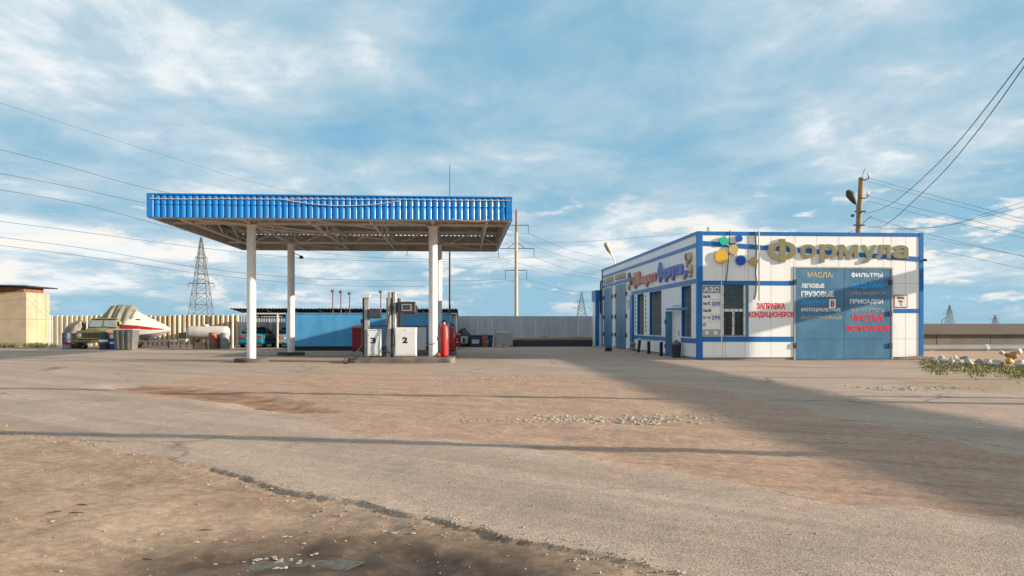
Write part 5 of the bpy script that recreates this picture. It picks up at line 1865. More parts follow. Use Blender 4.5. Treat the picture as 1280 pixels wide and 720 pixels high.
def car(name, lab, loc, m, rz=0.0):
    """saloon seen from behind: rear faces -Y locally"""
    t = thing(name, lab, 'car', loc, 'cars parked in the shed', rz, local=True)
    # body: loft of cross sections along Y
    def sec(y, hw, z0, z1, r=0.12):
        return [(-hw + 0.04, y, z0), (hw - 0.04, y, z0), (hw, y, z0 + 0.12), (hw, y, z1 - r), (hw - r, y, z1), (-hw + r, y, z1), (-hw, y, z1 - r), (-hw, y, z0 + 0.12)]
    MB().loft([sec(0, 0.70, 0.36, 0.78, 0.08), sec(0.06, 0.80, 0.28, 0.90), sec(0.25, 0.83, 0.24, 0.96), sec(0.9, 0.84, 0.22, 0.97), sec(3.0, 0.84, 0.22, 0.92), sec(3.9, 0.82, 0.24, 0.82), sec(4.25, 0.72, 0.30, 0.70, 0.08)]).build('body', m, t, smooth=45)
    MB().loft([sec(0.55, 0.74, 0.94, 1.0, 0.02), sec(1.0, 0.66, 0.94, 1.36, 0.1), sec(1.9, 0.65, 0.94, 1.42, 0.1), sec(2.4, 0.66, 0.93, 1.36, 0.1), sec(3.0, 0.74, 0.90, 0.96, 0.02)]).build('cabin', m, t, smooth=45)
    MB().add([(-0.62, 0.60, 1.02), (0.62, 0.60, 1.02), (0.54, 0.955, 1.33), (-0.54, 0.955, 1.33), (-0.62, 0.66, 1.0), (0.62, 0.66, 1.0), (0.54, 1.0, 1.31), (-0.54, 1.0, 1.31)],
             [(0, 1, 2, 3), (7, 6, 5, 4), (0, 4, 5, 1), (1, 5, 6, 2), (2, 6, 7, 3), (3, 7, 4, 0)]).build('rear_window', 'glass_dark', t)
    for s in (-1, 1):
        MB().box(min(s * 0.5, s * 0.78), max(s * 0.5, s * 0.78), -0.012, 0.1, 0.66, 0.82).build('tail_light', 'lamp_red', t, bevel=0.01)
        MB().add([(s * 0.70, 1.05, 1.0), (s * 0.69, 2.5, 1.0), (s * 0.665, 2.25, 1.30), (s * 0.668, 1.2, 1.30), (s * 0.68, 1.05, 1.0), (s * 0.67, 2.5, 1.0), (s * 0.645, 2.25, 1.30), (s * 0.648, 1.2, 1.30)],
                 [(0, 1, 2, 3), (7, 6, 5, 4), (0, 4, 5, 1), (1, 5, 6, 2), (2, 6, 7, 3), (3, 7, 4, 0)]).build('side_window', 'glass_dark', t)
        for y in (0.8, 3.35):
            wheel(t, (s * 0.74, y, 0.3), 0.3, 0.2)
    MB().box(-0.26, 0.26, -0.016, 0.02, 0.60, 0.71).build('number_plate', 'text_white', t)
    MB().loft([sec(-0.06, 0.74, 0.36, 0.56, 0.05), sec(0.04, 0.82, 0.33, 0.58, 0.05), sec(0.2, 0.835, 0.33, 0.58, 0.05)]).build('bumper', m, t, smooth=45)
    return t


car('parked_car', 'teal saloon car seen from behind under the shed roof', (X_at(313, 53.4), 53.4, 0), 'car_teal')
car('parked_car', 'silver car under the shed half hidden by the blue housing', (X_at(360, 53.6), 53.6, 0), 'car_silver')

# old olive truck, nose to the camera
tx = X_at(115, 51.0)
tr = thing('old_truck', 'old olive green truck facing the camera beside the covered boat', 'truck', (tx, 51.0, 0), None, R(-4), local=True)
MB().frustum((-1.02, 1.02, 1.1, 2.5, 0.75), (-0.98, 0.98, 1.15, 2.5, 1.35)).build('cab_lower', 'olive', tr, bevel=0.05)
cabu = MB().frustum((-0.98, 0.98, 1.16, 2.5, 1.352), (-0.86, 0.86, 1.42, 2.45, 1.92)).build('cab_upper', 'olive', tr, bevel=0.05)
MB().frustum((-0.9, 0.9, 1.34, 2.48, 1.922), (-0.78, 0.78, 1.5, 2.35, 2.0)).build('cab_roof', 'olive', tr, bevel=0.03)
for s in (-1, 1):
    MB().add([(s * 0.06, 1.17, 1.42), (s * 0.86, 1.17, 1.42), (s * 0.80, 1.365, 1.84), (s * 0.06, 1.365, 1.84), (s * 0.06, 1.22, 1.42), (s * 0.86, 1.22, 1.42), (s * 0.80, 1.41, 1.84), (s * 0.06, 1.41, 1.84)],
             [(0, 1, 2, 3), (7, 6, 5, 4), (0, 4, 5, 1), (1, 5, 6, 2), (2, 6, 7, 3), (3, 7, 4, 0)]).build('windscreen', 'glass_sheen', tr)
hood = MB().loft([[(-0.55, 0.0, 0.72), (0.55, 0.0, 0.72), (0.6, 0.0, 1.15), (0.3, 0.0, 1.26), (-0.3, 0.0, 1.26), (-0.6, 0.0, 1.15)],
                  [(-0.75, 1.15, 0.72), (0.75, 1.15, 0.72), (0.82, 1.15, 1.25), (0.4, 1.15, 1.38), (-0.4, 1.15, 1.38), (-0.82, 1.15, 1.25)]]).build('hood', 'olive', tr, smooth=40)
gl = MB().box(-0.98, 0.98, -0.08, 0.0, 0.62, 1.18).build('grille_panel', 'olive', tr, bevel=0.03)
for i in range(10):
    x = -0.52 + i * 0.115
    MB().box(x - 0.03, x + 0.03, -0.09, -0.079, 0.72, 1.05).build('grille_slot', 'black', gl)
for s in (-1, 1):
    MB().loft([[(s * 0.6, -0.02, 0.62), (s * 1.08, -0.02, 0.62), (s * 1.08, -0.02, 1.0), (s * 0.6, -0.02, 1.08)], [(s * 0.6, 0.5, 0.66), (s * 1.12, 0.5, 0.66), (s * 1.12, 0.5, 1.12), (s * 0.6, 0.5, 1.14)],
               [(s * 0.6, 1.2, 0.5), (s * 1.1, 1.2, 0.5), (s * 1.1, 1.2, 0.8), (s * 0.6, 1.2, 0.85)]]).build('fender', 'olive', tr, smooth=40)
    MB().cyl((s * 0.78, -0.13, 0.88), (s * 0.78, -0.081, 0.88), 0.11, n=18).build('headlight', 'pump_grey', tr)
    wheel(tr, (s * 0.86, 0.55, 0.45), 0.45, 0.26)
    wheel(tr, (s * 0.86, 4.2, 0.45), 0.45, 0.3)
    MB().box(s * 1.15 - 0.06, s * 1.15 + 0.06, 1.0, 1.04, 1.45, 1.75).build('mirror', 'black', tr)
MB().box(-1.05, 1.05, -0.22, -0.1, 0.42, 0.58).build('bumper', 'olive', tr, bevel=0.03)
MB().box(-0.45, 0.45, 0.0, 5.2, 0.5, 0.68).build('chassis', 'dark_steel', tr)
MB().box(-1.1, 1.1, 2.6, 5.3, 0.85, 1.3).build('cargo_bed', 'olive', tr, bevel=0.02)
MB().box(-0.2, 0.05, -0.17, -0.081, 0.2, 0.41).build('tow_hook', 'boat_cream', tr)
# sheeted heap left of the truck
cx, cy = X_at(92, 52.3), 52.6
rings = []
for i, (zf, rf_, ox) in enumerate(((0.25, 0.75, 0.1), (0.7, 0.9, 0), (1.1, 1.0, -0.05), (1.5, 0.85, 0.1), (1.75, 0.55, 0.3), (1.82, 0.15, 0.4))):
    rings.append([(cx + ox + 0.55 * rf_ * math.cos(t) * (1 + 0.13 * math.sin(5 * t + 0.5 * i)), cy + 0.7 * rf_ * math.sin(t) * (1 + 0.1 * math.sin(4 * t)), zf + 0.05 * math.sin(3 * t + i)) for t in np.linspace(0, 2 * math.pi, 29)[:-1]])
t = thing('tarp_bundle', 'grey tarpaulin bundle bulging left of the olive truck', 'tarp', (cx, cy, 0))
MB().loft(rings).build('tarpaulin', 'tarp', t, smooth=55)
MB().box(cx - 0.4, cx + 0.5, cy - 0.5, cy + 0.5, 0, 0.3).build('pallet', 'black', t)

# covered motor boat on a trailer, bow to the right
bt = thing('motor_boat', 'cream motor boat with a red stripe, stern under grey cover', 'boat', (X_at(110, 53.2), 53.6, 0), None, R(-3), local=True)
BL = X_at(212, 53.2) - X_at(110, 53.2)
st_ = []
for f, hb, zk, zch, zs, zd, hc in ((0.12, 1.05, 0.60, 0.85, 1.62, 1.75, 0.4), (0.3, 1.08, 0.60, 0.85, 1.62, 1.85, 0.4), (0.48, 1.05, 0.60, 0.86, 1.57, 2.20, 0.32), (0.56, 1.0, 0.61, 0.87, 1.54, 2.45, 0.28),
                                   (0.66, 0.9, 0.63, 0.90, 1.50, 2.18, 0.24), (0.82, 0.62, 0.72, 0.98, 1.38, 1.76, 0.2), (0.94, 0.25, 0.95, 1.12, 1.28, 1.47, 0.12), (1.0, 0.03, 1.15, 1.18, 1.22, 1.25, 0.02)):
    st_.append((f * BL, hb, zk, zch, zs, zd, hc))
MB().loft([[(x, 0, zk), (x, -hb * 0.82, zch), (x, -hb, zs), (x, hb, zs), (x, hb * 0.82, zch)] for x, hb, zk, zch, zs, zd, hc in st_]).build('hull', 'boat_hull', bt, smooth=30)
deck_ = MB().loft([[(x, -hb * 1.01, zs + 0.012), (x, -hb * 0.97, zs + 0.10), (x, -hc * hb, zd), (x, 0, zd + 0.08), (x, hc * hb, zd), (x, hb * 0.97, zs + 0.10), (x, hb * 1.01, zs + 0.012)] for x, hb, zk, zch, zs, zd, hc in st_]).build('deck', 'boat_cream', bt, smooth=35)
MB().loft([[(x, -(hb * 0.82 + hb * 0.18 * u) - 0.012, zch + (zs - zch) * u) for u in (0.62, 0.98)] + [(x, -(hb * 0.82 + hb * 0.18 * u) + 0.02, zch + (zs - zch) * u) for u in (0.98, 0.62)] for x, hb, zk, zch, zs, zd, hc in st_[:7]]).build('red_stripe', 'boat_red', bt)
for x, z, w_ in ((0.64 * BL, 1.88, 0.15), (0.60 * BL, 2.16, 0.09)):
    f = x / BL
    hbx = np.interp(f, [0.5, 0.66, 0.82], [1.05, 0.9, 0.62])
    hcx = np.interp(f, [0.5, 0.66, 0.82], [0.32, 0.24, 0.2])
    zsx = np.interp(f, [0.5, 0.66, 0.82], [1.67, 1.60, 1.48])
    zdx = np.interp(f, [0.5, 0.66, 0.82], [2.2, 2.18, 1.76])
    u = (z - zsx) / (zdx - zsx)
    yy = -(hbx * 0.97 * (1 - u) + hcx * hbx * u)
    MB().box(x - w_, x + w_, yy - 0.03, yy + 0.1, z - 0.06, z + 0.06).build('porthole', 'black', deck_, bevel=0.03)
cov = []
prof_c = ((0.02, 0.9, 1.1, 1.5), (0.10, 1.06, 1.3, 1.95), (0.2, 1.1, 1.42, 2.40), (0.27, 1.08, 1.50, 2.84), (0.38, 1.08, 1.5, 2.90), (0.48, 1.06, 1.52, 2.88), (0.54, 0.98, 1.6, 2.84), (0.585, 0.7, 2.0, 2.62))
for k in range(40):
    x = 0.02 + 0.565 * k / 39
    hw, zb_, zt = (float(np.interp(x, [q[0] for q in prof_c], [q[i] for q in prof_c])) for i in (1, 2, 3))
    amp = min(1.0, max(0.0, (x - 0.12) * 6))
    fold = amp * (0.16 * abs(math.sin(x * 31 + 0.6 * math.sin(x * 23))) + 0.07 * math.sin(x * 83 + 2 * math.sin(x * 17)) - 0.06)
    sag = 0.02 * math.sin(x * 37)
    cov.append([(x * BL, -hw * 1.04 + fold * 0.9, zb_ + 0.06 * math.sin(x * 70)), (x * BL, -hw * 0.90 + fold, zb_ + (zt - zb_) * 0.22), (x * BL, -hw * 0.62 + fold * 0.9, zb_ + (zt - zb_) * 0.52), (x * BL, -hw * 0.34 + fold * 0.5, zb_ + (zt - zb_) * 0.80), (x * BL, -hw * 0.08, zt + sag),
                (x * BL, hw * 0.2, zt + sag), (x * BL, hw * 0.6, zb_ + (zt - zb_) * 0.7), (x * BL, hw * 1.04, zb_)])
MB().loft(cov).build('cover', 'tarp', bt, smooth=50)
tr2 = thing('boat_trailer', 'low trailer frame carrying the covered motor boat', 'trailer', (X_at(110, 53.2), 53.6, 0), None, R(-3), local=True)
MB().box(0.2 * BL, 1.02 * BL, -0.75, -0.65, 0.42, 0.54).build('rail', 'zinc', tr2)
MB().box(0.2 * BL, 1.02 * BL, 0.65, 0.75, 0.42, 0.54).build('rail', 'zinc', tr2)
for f in (0.25, 0.5, 0.75):
    MB().box(f * BL - 0.06, f * BL + 0.06, -0.85, 0.85, 0.543, 0.60 if f < 0.7 else 0.66).build('bunk', 'dark_steel', tr2)
for s in (-0.9, 0.9):
    wheel(tr2, (0.42 * BL, s, 0.28), 0.28, 0.18, 'y')
    MB().box(0.4 * BL, 0.44 * BL, min(s, s * 0.8), max(s, s * 0.8), 0.3, 0.42).build('axle_arm', 'dark_steel', tr2)
MB().cyl((0.98 * BL, 0, 0), (0.98 * BL, 0, 0.5), 0.04, n=8).build('jockey_leg', 'dark_steel', tr2)

# ------------------------------------------------------------------ concrete garage at the left edge
gc = at_depth(33.5, 431.5, 59.4)
gx1, gy0 = gc.x, gc.y
gy1 = on_x(62.5, 407, gx1)[0]
gx0 = gx1 - 12
ga = thing('concrete_garage', 'weathered tan concrete panel garage with dark overhanging roof at left', 'building', (gx1, gy0, 0))
for i in range(5):
    b = gx1 - i * 2.4
    MB().box(b - 2.4 + 0.02, b - 0.02, gy0 + 0.02 * (i % 2), gy0 + 0.2, 2.0 - 0.004, 4.05).build('wall_slab', 'garage_concrete', ga, bevel=0.02)
    MB().box(b - 2.4 + 0.012, b - 0.012, gy0 - 0.02 + 0.015 * (i % 2), gy0 + 0.2, 0, 1.985).build('wall_slab', 'garage_concrete', ga, bevel=0.02)
ng = 5
for i in range(ng):
    a = gy0 + 0.22 + (gy1 - gy0 - 0.22) * i / ng
    b = gy0 + 0.22 + (gy1 - gy0 - 0.22) * (i + 1) / ng
    MB().box(gx1 - 0.22, gx1 - 0.02 - 0.02 * (i % 2), a + 0.012, b - 0.012, 2.0 - 0.004, 4.05).build('wall_slab', 'garage_concrete', ga, bevel=0.02)
    MB().box(gx1 - 0.22, gx1 - 0.005 - 0.015 * (i % 2), a + 0.01, b - 0.01, 0, 1.985).build('wall_slab', 'garage_concrete', ga, bevel=0.02)
MB().box(gx0, gx1 - 0.23, gy0 + 0.21, gy1 - 0.03, 0, 4.0).build('core_wall', 'garage_concrete', ga)
MB().box(gx0 + 0.1, gx1 - 0.3, gy0 + 0.15, gy1 - 0.4, 4.055, 4.45).build('clerestory_band', 'drum_rust', ga)
MB().prism([(gx0, 4.75), (gx1 + 0.3, 4.46), (gx1 + 0.3, 4.56), (gx0, 4.85)], 'y', gy0 - 0.5, gy1 + 0.6).build('roof_sheet', 'tarp_dark', ga)
# ------------------------------------------------------------------ right side: heating pipe, low roofed duct, stones, grass
ry0 = 52.0
x0, x1 = FR - 3.0, 64.0
du_ = thing('heating_duct', 'long low grey duct wall with brown sloping roof, right of the shop', 'duct', (FR, ry0, 0))
for i in range(12):
    a = x0 + (x1 - x0) * i / 12
    b = x0 + (x1 - x0) * (i + 1) / 12
    MB().box(a + 0.012, b - 0.012, ry0 + 0.015 * (i % 2), ry0 + 0.4, 0, 0.86).build('wall_slab', 'duct_wall', du_, bevel=0.02)
MB().prism([(ry0 - 0.25, 0.87), (ry0 + 0.5, 0.87), (ry0 + 3.4, 1.56), (ry0 + 3.4, 1.64), (ry0 - 0.25, 0.95)], 'x', x0, x1).build('roof', 'roof_brown', du_)
py_ = 44.5
zc = Z_at(1200, 435.5, py_)
hp = thing('heating_pipe', 'thick grey heating pipe lying on low supports beyond the stones', 'pipe', (FR + 4, py_, 0))
for i in range(7):
    a = FR + 0.8 + i * 5.0
    MB().cyl((a, py_, zc), (a + 4.97, py_, zc), 0.23, n=20).build('pipe_length', 'pipe_grey', hp, smooth=40)
    MB().cyl((a - 0.12, py_, zc), (a + 0.12, py_, zc), 0.245, n=20).build('joint_band', 'zinc', hp, smooth=40)
    MB().box(a + 1.4, a + 1.7, py_ - 0.2, py_ + 0.2, 0, max(0.03, zc - 0.2)).build('support', 'concrete', hp)


def boulder(x, y, z, r, m, lab, name='boulder', cat='stone', group=None, sq=0.8, seed=0):
    rr = random.Random(seed)
    bm = bmesh.new()
    bmesh.ops.create_icosphere(bm, subdivisions=2, radius=1)
    o1, o2 = rr.uniform(0, 9), rr.uniform(0, 9)
    from mathutils import noise as mn
    for v in bm.verts:
        k = 1 + 0.55 * mn.noise(v.co * 1.3 + Vector((o1, o2, 0))) + 0.30 * mn.noise(v.co * 2.9 + Vector((o2, 0, o1)))
        v.co = Vector((v.co.x * r * k * rr.uniform(1.1, 1.12), v.co.y * r * 0.85 * k, v.co.z * r * sq * k))
    me = bpy.data.meshes.new(name)
    bm.to_mesh(me)
    bm.free()
    me.materials.append(MATS[m])
    if name == 'sack':
        me.shade_smooth()
    o = bpy.data.objects.new(name, me)
    COL.objects.link(o)
    o.location = (x, y, z)
    o.rotation_euler = (0, 0, rr.uniform(0, 6))
    return tag(o, lab, cat, group)


for i, (px, py, rp) in enumerate(((1166, 449.5, 6), (1178, 450, 7), (1189, 450.5, 6), (1200, 452, 7), (1212, 452, 9), (1224, 453.5, 8), (1234, 453, 9), (1247, 454, 8), (1176, 445, 5), (1192, 445.5, 6), (1206, 446.5, 6))):
    D = FP * 1.5 / (py + 4.5 - 407)
    p = at_depth(px, py, D)
    r = 0.78 * rp / FP * D
    boulder(p.x, p.y, r * 0.5, r, 'boulder_white' if i % 5 else 'stone', 'pale painted boulder ' + ['nearest the shop corner', 'second from the shop corner', 'third from the shop corner', 'fourth from the shop corner', 'largest in the middle of the row', 'sixth from the shop corner', 'seventh from the shop corner', 'last before the yellow sack', 'in the back row, nearest the shop', 'in the back row, second from the shop', 'in the back row, farthest from the shop'][i], group='painted boulders right of the shop', seed=i)
for i, (px, py, rp, m, lab) in enumerate(((1262, 451, 8, 'sack_yellow', 'yellow filled sack at the right end of the boulder row'), (1272, 445, 9, 'sack_orange', 'orange and red sack on top of the heap at the right edge'),
                                          (1279, 440, 7, 'sack_pale', 'pale sack topping the heap at the right edge'), (1276, 455, 9, 'boulder_white', 'large pale boulder under the coloured sacks at the right edge'),
                                          (1258, 441, 5, 'sack_pale', 'small pale sack behind the yellow one'))):
    D = FP * 1.5 / (459 + (1 if i == 3 else 0) - 407)
    p = at_depth(px, py, D)
    r = 0.72 * rp / FP * D
    boulder(p.x, p.y + (0.25 if py < 450 else 0), max(p.z, r * 0.5), r, m, lab, 'sack' if i != 3 else 'boulder', 'sack' if i != 3 else 'stone', None, 0.75, 40 + i)


def grass(name, lab, spots, hmin, hmax, m, seed):
    rr = random.Random(seed)
    q = MB()
    for (x, y, z) in spots:
        for _ in range(rr.randint(3, 6)):
            a = rr.uniform(0, 6.28)
            h = rr.uniform(hmin, hmax)
            bx, by = x + rr.gauss(0, 0.05), y + rr.gauss(0, 0.05)
            wx, wy = -math.sin(a) * 0.012, math.cos(a) * 0.012
            lx, ly_ = math.cos(a) * h * rr.uniform(0.1, 0.6), math.sin(a) * h * rr.uniform(0.1, 0.6)
            n = len(q.v)
            q.v += [(bx - wx, by - wy, z), (bx + wx, by + wy, z), (bx + lx * 0.5 + wx * 0.8, by + ly_ * 0.5 + wy * 0.8, z + h * 0.65), (bx + lx * 0.5 - wx * 0.8, by + ly_ * 0.5 - wy * 0.8, z + h * 0.65), (bx + lx, by + ly_, z + h)]
            q.f += [(n, n + 1, n + 2, n + 3), (n + 3, n + 2, n + 4)]
    return tag(q.build(name, m), lab, 'grass', kind='stuff')


rr = random.Random(2)
sp_g, sp_d = [], []
for _ in range(1700):
    px = rr.uniform(1152, 1330)
    py = rr.gauss(457 + (px - 1160) * 0.055, 4.0) + 2.5 * math.sin(px * 0.13)
    if py < 450:
        continue
    x, y = on_ground(px, py)
    (sp_g if rr.random() < 0.6 else sp_d).append((x, y, ground_h(x, y) - 0.01))
grass('grass', 'short green grass in front of the boulders right of the shop', sp_g, 0.025, 0.09, 'grass', 4)
grass('dry_grass', 'dry straw coloured grass mixed along the right verge', sp_d, 0.03, 0.12, 'grass_dry', 5)
sp_l = []
for _ in range(420):
    px = rr.choice((rr.gauss(5, 10), rr.gauss(46, 11)))
    py = rr.gauss(433.0, 0.8)
    if py < 431 or px > 72:
        continue
    x, y = on_ground(px, py)
    sp_l.append((x, y, -0.01))
grass('weeds', 'green weeds growing at the foot of the concrete garage', sp_l, 0.08, 0.34, 'grass', 6)


# ------------------------------------------------------------------ poles, pylons and wires
def wire_pts(pix, A, B, sub=8):
    """wire in the vertical plane over plan line A-B; pix = sight directions it passes through"""
    P = []
    for px, py in pix:
        u = (px - 640) / FP
        dx_, dy_ = CO * u + SI, CO - SI * u
        ex, ey = B[0] - A[0], B[1] - A[1]
        den = dx_ * ey - dy_ * ex
        D = (A[0] * ey - A[1] * ex) / den
        P.append(Vector((dx_ * D, dy_ * D, 1.5 + (407 - py) / FP * D)))
    out = []
    for i in range(len(P) - 1):
        p0, p1, p2, p3 = P[max(i - 1, 0)], P[i], P[i + 1], P[min(i + 2, len(P) - 1)]
        for k in range(sub):
            t = k / sub
            out.append(0.5 * ((2 * p1) + (p2 - p0) * t + (2 * p0 - 5 * p1 + 4 * p2 - p3) * t * t + (3 * p1 - p0 - 3 * p2 + p3) * t ** 3))
    out.append(P[-1])
    return out


def wire(pix, A, B, lab, r=0.014, group=None):
    pts = wire_pts(pix, A, B)
    o = MB().tube(pts, r, 4).build('overhead_wire', 'wire', origin=pts[0])
    return tag(o, lab, 'wire', group)


# concrete line pole behind the fence
PD = 76.0
pb_ = at_depth(645.3, 407, PD)
lp = thing('line_pole', 'tall pale concrete power pole with three cross arms beyond the grey fence', 'pole', (pb_.x, pb_.y, 0))
zt = at_depth(645, 262, PD).z
MB().cyl((pb_.x, pb_.y, 0), (pb_.x, pb_.y, zt - 2.2), 0.19, 0.15, 14).build('shaft', 'pole_concrete', lp, smooth=40)
MB().cyl((pb_.x, pb_.y, zt - 2.2), (pb_.x, pb_.y, zt), 0.11, 0.09, 12).build('pole_top', 'drum_rust', lp, smooth=40)
ends = []
for pl, pr, pyy, drop in ((633, 660.5, 281.5, 10), (623, 667.5, 310.5, 11), (631.5, 658.5, 338, 11)):
    a, b = at_depth(pl, pyy, PD), at_depth(pr, pyy, PD)
    MB().bar(a, b, 0.06).build('cross_arm', 'dark_steel', lp)
    for e, pxx in ((a, pl), (b, pr)):
        MB().bar(e, (e.x, e.y, e.z - drop / FP * PD), 0.045).build('insulator', 'dark_steel', lp)
        ends.append((pxx, pyy + drop))
    if pl == 623:
        c = Vector((pb_.x, pb_.y, a.z + 0.62))
        for e in (a, b):
            MB().bar(c, e.lerp(Vector((pb_.x, pb_.y, a.z)), 0.5), 0.05).build('arm_stay', 'dark_steel', lp)
LA = (pb_.x, pb_.y)
lq = at_depth(-40, 407, 52)
rq = at_depth(900, 407, 92)
GLw = 'power line wires to the concrete pole'
WHERE = ('highest of the six', 'second highest of the six', 'third highest of the six', 'fourth highest of the six', 'fifth highest of the six', 'lowest of the six')
for wi, pts in enumerate((((-20, 182), (80, 207), (205, 240), (400, 275), (560, 292), (633, 291.5)), ((-20, 213), (90, 234), (190, 255), (400, 288), (560, 300), (660, 291.5)),
            ((-20, 234), (110, 257), (240, 290), (420, 318), (540, 324), (623, 321.5)), ((-20, 274), (110, 291), (245, 309), (370, 322), (500, 327), (580, 326), (667, 321.5)),
            ((-20, 294), (110, 311), (245, 334), (370, 347), (500, 351), (580, 351), (631.5, 349)), ((-20, 304), (110, 321), (245, 341), (400, 356), (540, 358), (600, 355), (658.5, 349)))):
    wire(pts, (lq.x, lq.y), LA, 'thin wire from the left edge to the concrete pole, ' + WHERE[wi], 0.016, GLw)
ARM = ('left end of the top arm', 'right end of the top arm', 'left end of the middle arm', 'right end of the middle arm', 'left end of the lowest arm', 'right end of the lowest arm')
for wi, (e, endp, mid) in enumerate(((ends[0], (765, 336), 0.5), (ends[1], (765, 325), 0.5), (ends[2], (765, 350), 0.5), (ends[3], (770, 347), 0.5), (ends[4], (760, 372), 0.5), (ends[5], (760, 366), 0.5))):
    m_ = ((e[0] + endp[0]) / 2, (e[1] + endp[1]) / 2 + 5)
    wire((e, m_, endp), LA, (rq.x, rq.y), 'thin wire sagging towards the shop from the pole, ' + ARM[wi], 0.014, 'power line wires from pole to shop')
f0, f1 = at_depth(-40, 407, 40), at_depth(700, 407, 90)
wire(((-20, 122), (120, 167), (250, 208), (350, 236), (480, 262)), (f0.x, f0.y), (f1.x, f1.y), 'faint single wire high at the upper left, above the others', 0.009)
f0, f1 = at_depth(560, 407, 110), at_depth(980, 407, 70)
wire(((600, 305), (700, 303), (760, 300), (830, 294), (880, 290)), (f0.x, f0.y), (f1.x, f1.y), 'thin wire passing behind the shop roof corner from the pole', 0.014)


def pylon(px, ptop, D, pbw, lab, arms, r=0.12):
    c = at_depth(px, 407, D)
    H = at_depth(px, ptop, D).z
    hw = pbw / FP * D / 2
    t = thing('lattice_pylon', lab, 'pylon', (c.x, c.y, 0), 'distant lattice pylons')
    def half(z):
        f = z / H
        return hw * (1 - f) ** 1.0 * 0.86 + hw * 0.06 if f < 0.6 else hw * (0.86 * 0.4 + 0.06) * (1 - (f - 0.6) / 0.4 * 0.85)
    lv = [H * f for f in (0, 0.14, 0.27, 0.39, 0.5, 0.6, 0.69, 0.77, 0.85, 0.93, 1.0)]
    body = MB()
    cor = ((-1, -1), (1, -1), (1, 1), (-1, 1))
    for z0, z1 in zip(lv, lv[1:]):
        a, b = half(z0), half(z1)
        for i in range(4):
            s, s2 = cor[i], cor[(i + 1) % 4]
            body.bar((c.x + s[0] * a, c.y + s[1] * a, z0), (c.x + s[0] * b, c.y + s[1] * b, z1), r * 2)
            body.bar((c.x + s[0] * a, c.y + s[1] * a, z0), (c.x + s2[0] * b, c.y + s2[1] * b, z1), r * 1.2)
            body.bar((c.x + s2[0] * a, c.y + s2[1] * a, z0), (c.x + s[0] * b, c.y + s[1] * b, z1), r * 1.2)
            body.bar((c.x + s[0] * b, c.y + s[1] * b, z1), (c.x + s2[0] * b, c.y + s2[1] * b, z1), r * 1.2)
    body.build('tower', 'lattice_steel', t)
    for f, w in arms:
        z = H * f
        am = MB()
        am.bar((c.x - w * hw, c.y, z), (c.x + w * hw, c.y, z), r * 2)
        for s in (-1, 1):
            am.bar((c.x + s * w * hw, c.y, z), (c.x, c.y, z + 0.05 * H), r * 1.4)
            am.bar((c.x + s * w * hw, c.y, z), (c.x + s * w * hw, c.y, z - 0.05 * H), r * 1.2)
        am.build('cross_arm', 'lattice_steel', t)


pylon(251.5, 297, 300, 30, 'large dark lattice pylon left of the front canopy column', ((0.50, 1.05), (0.78, 0.5)), 0.11)
pylon(727, 365, 620, 17, 'pale lattice pylon above the grey fence near the shop', ((0.55, 1.35), (0.74, 0.95)), 0.11)
pylon(1187, 381, 800, 10, 'distant lattice pylon with arms above the brown duct roof', ((0.62, 1.6), (0.74, 1.0)), 0.14)
pylon(1244, 393.5, 1000, 8, 'smallest distant lattice pylon at the far right', ((0.66, 1.9),), 0.16)
c = at_depth(1178, 407, 500)
sk = thing('crooked_mast', 'short crooked dark mast beside the distant right pylon', 'mast', (c.x, c.y, 0))
MB().bar((c.x - 0.6, c.y, 0), (c.x - 0.2, c.y, 5.0), 0.4).build('mast', 'lattice_steel', sk)
MB().bar((c.x - 0.2, c.y, 5.0), (c.x + 2.2, c.y, 6.8), 0.35).build('arm', 'lattice_steel', sk)

# leaning pole with lamp behind the shop
QD = 62.0
b0 = at_depth(1069.5, 407, QD)
q0, q1 = Vector((b0.x - 0.3, b0.y, 0)), at_depth(1076.5, 222, QD)
up = thing('utility_pole', 'brown utility pole with street lamp rising behind the shop', 'pole', (q0.x, q0.y, 0))
MB().cyl(q0, q1, 0.23, 0.19, 14).build('shaft', 'pole_wood', up, smooth=40)
MB().tube([at_depth(1078, 221, QD), at_depth(1079, 216, QD), at_depth(1081, 211, QD)], 0.03, 5).build('earth_rod', 'dark_steel', up)
for pyy, w in ((224, 10), (247, 9)):
    a, b = at_depth(1073, pyy + 1, QD), at_depth(1073 + w, pyy, QD)
    MB().tube([a + Vector((0, -0.35, 0)), (a + b) / 2 + Vector((0, -0.4, -0.12)), b + Vector((0, -0.35, 0.0)), b + Vector((0, -0.35, 0.2))], 0.05, 6).build('bracket', 'dark_steel', up)
    MB().lathe([(0.06, 0), (0.1, 0.08), (0.08, 0.2), (0.03, 0.25)], tuple(b + Vector((0, -0.35, 0.2))), 10).build('insulator', 'pump_white', up)
for pyy in (265, 282):
    p = at_depth(1073 - (pyy - 265) * 0.1, pyy, QD)
    MB().box(p.x - 0.42, p.x + 0.42, p.y - 0.4, p.y - 0.2, p.z - 0.05, p.z + 0.05).build('clamp', 'dark_steel', up)
arm = [at_depth(1069.5, 275, QD), at_depth(1069.5, 258, QD), at_depth(1066, 254, QD)]
MB().tube([v + Vector((-0.1, -0.4, 0)) for v in arm], 0.05, 7).build('lamp_arm', 'dark_steel', up)
h0 = [at_depth(1067, 256, QD), at_depth(1064, 251, QD), at_depth(1060, 244, QD), at_depth(1056.5, 239.5, QD)]
MB().tube([v + Vector((-0.1, -0.5, 0)) for v in h0], [0.1, 0.24, 0.34, 0.12], 12).build('lamp_head', 'tarp_dark', up, smooth=50)
MB().box(b0.x - 0.55, b0.x - 0.35, b0.y - 0.5, b0.y - 0.3, at_depth(1068, 272, QD).z, at_depth(1068, 269, QD).z).build('junction_box', 'black', up)
QA = (b0.x, b0.y - 0.3)
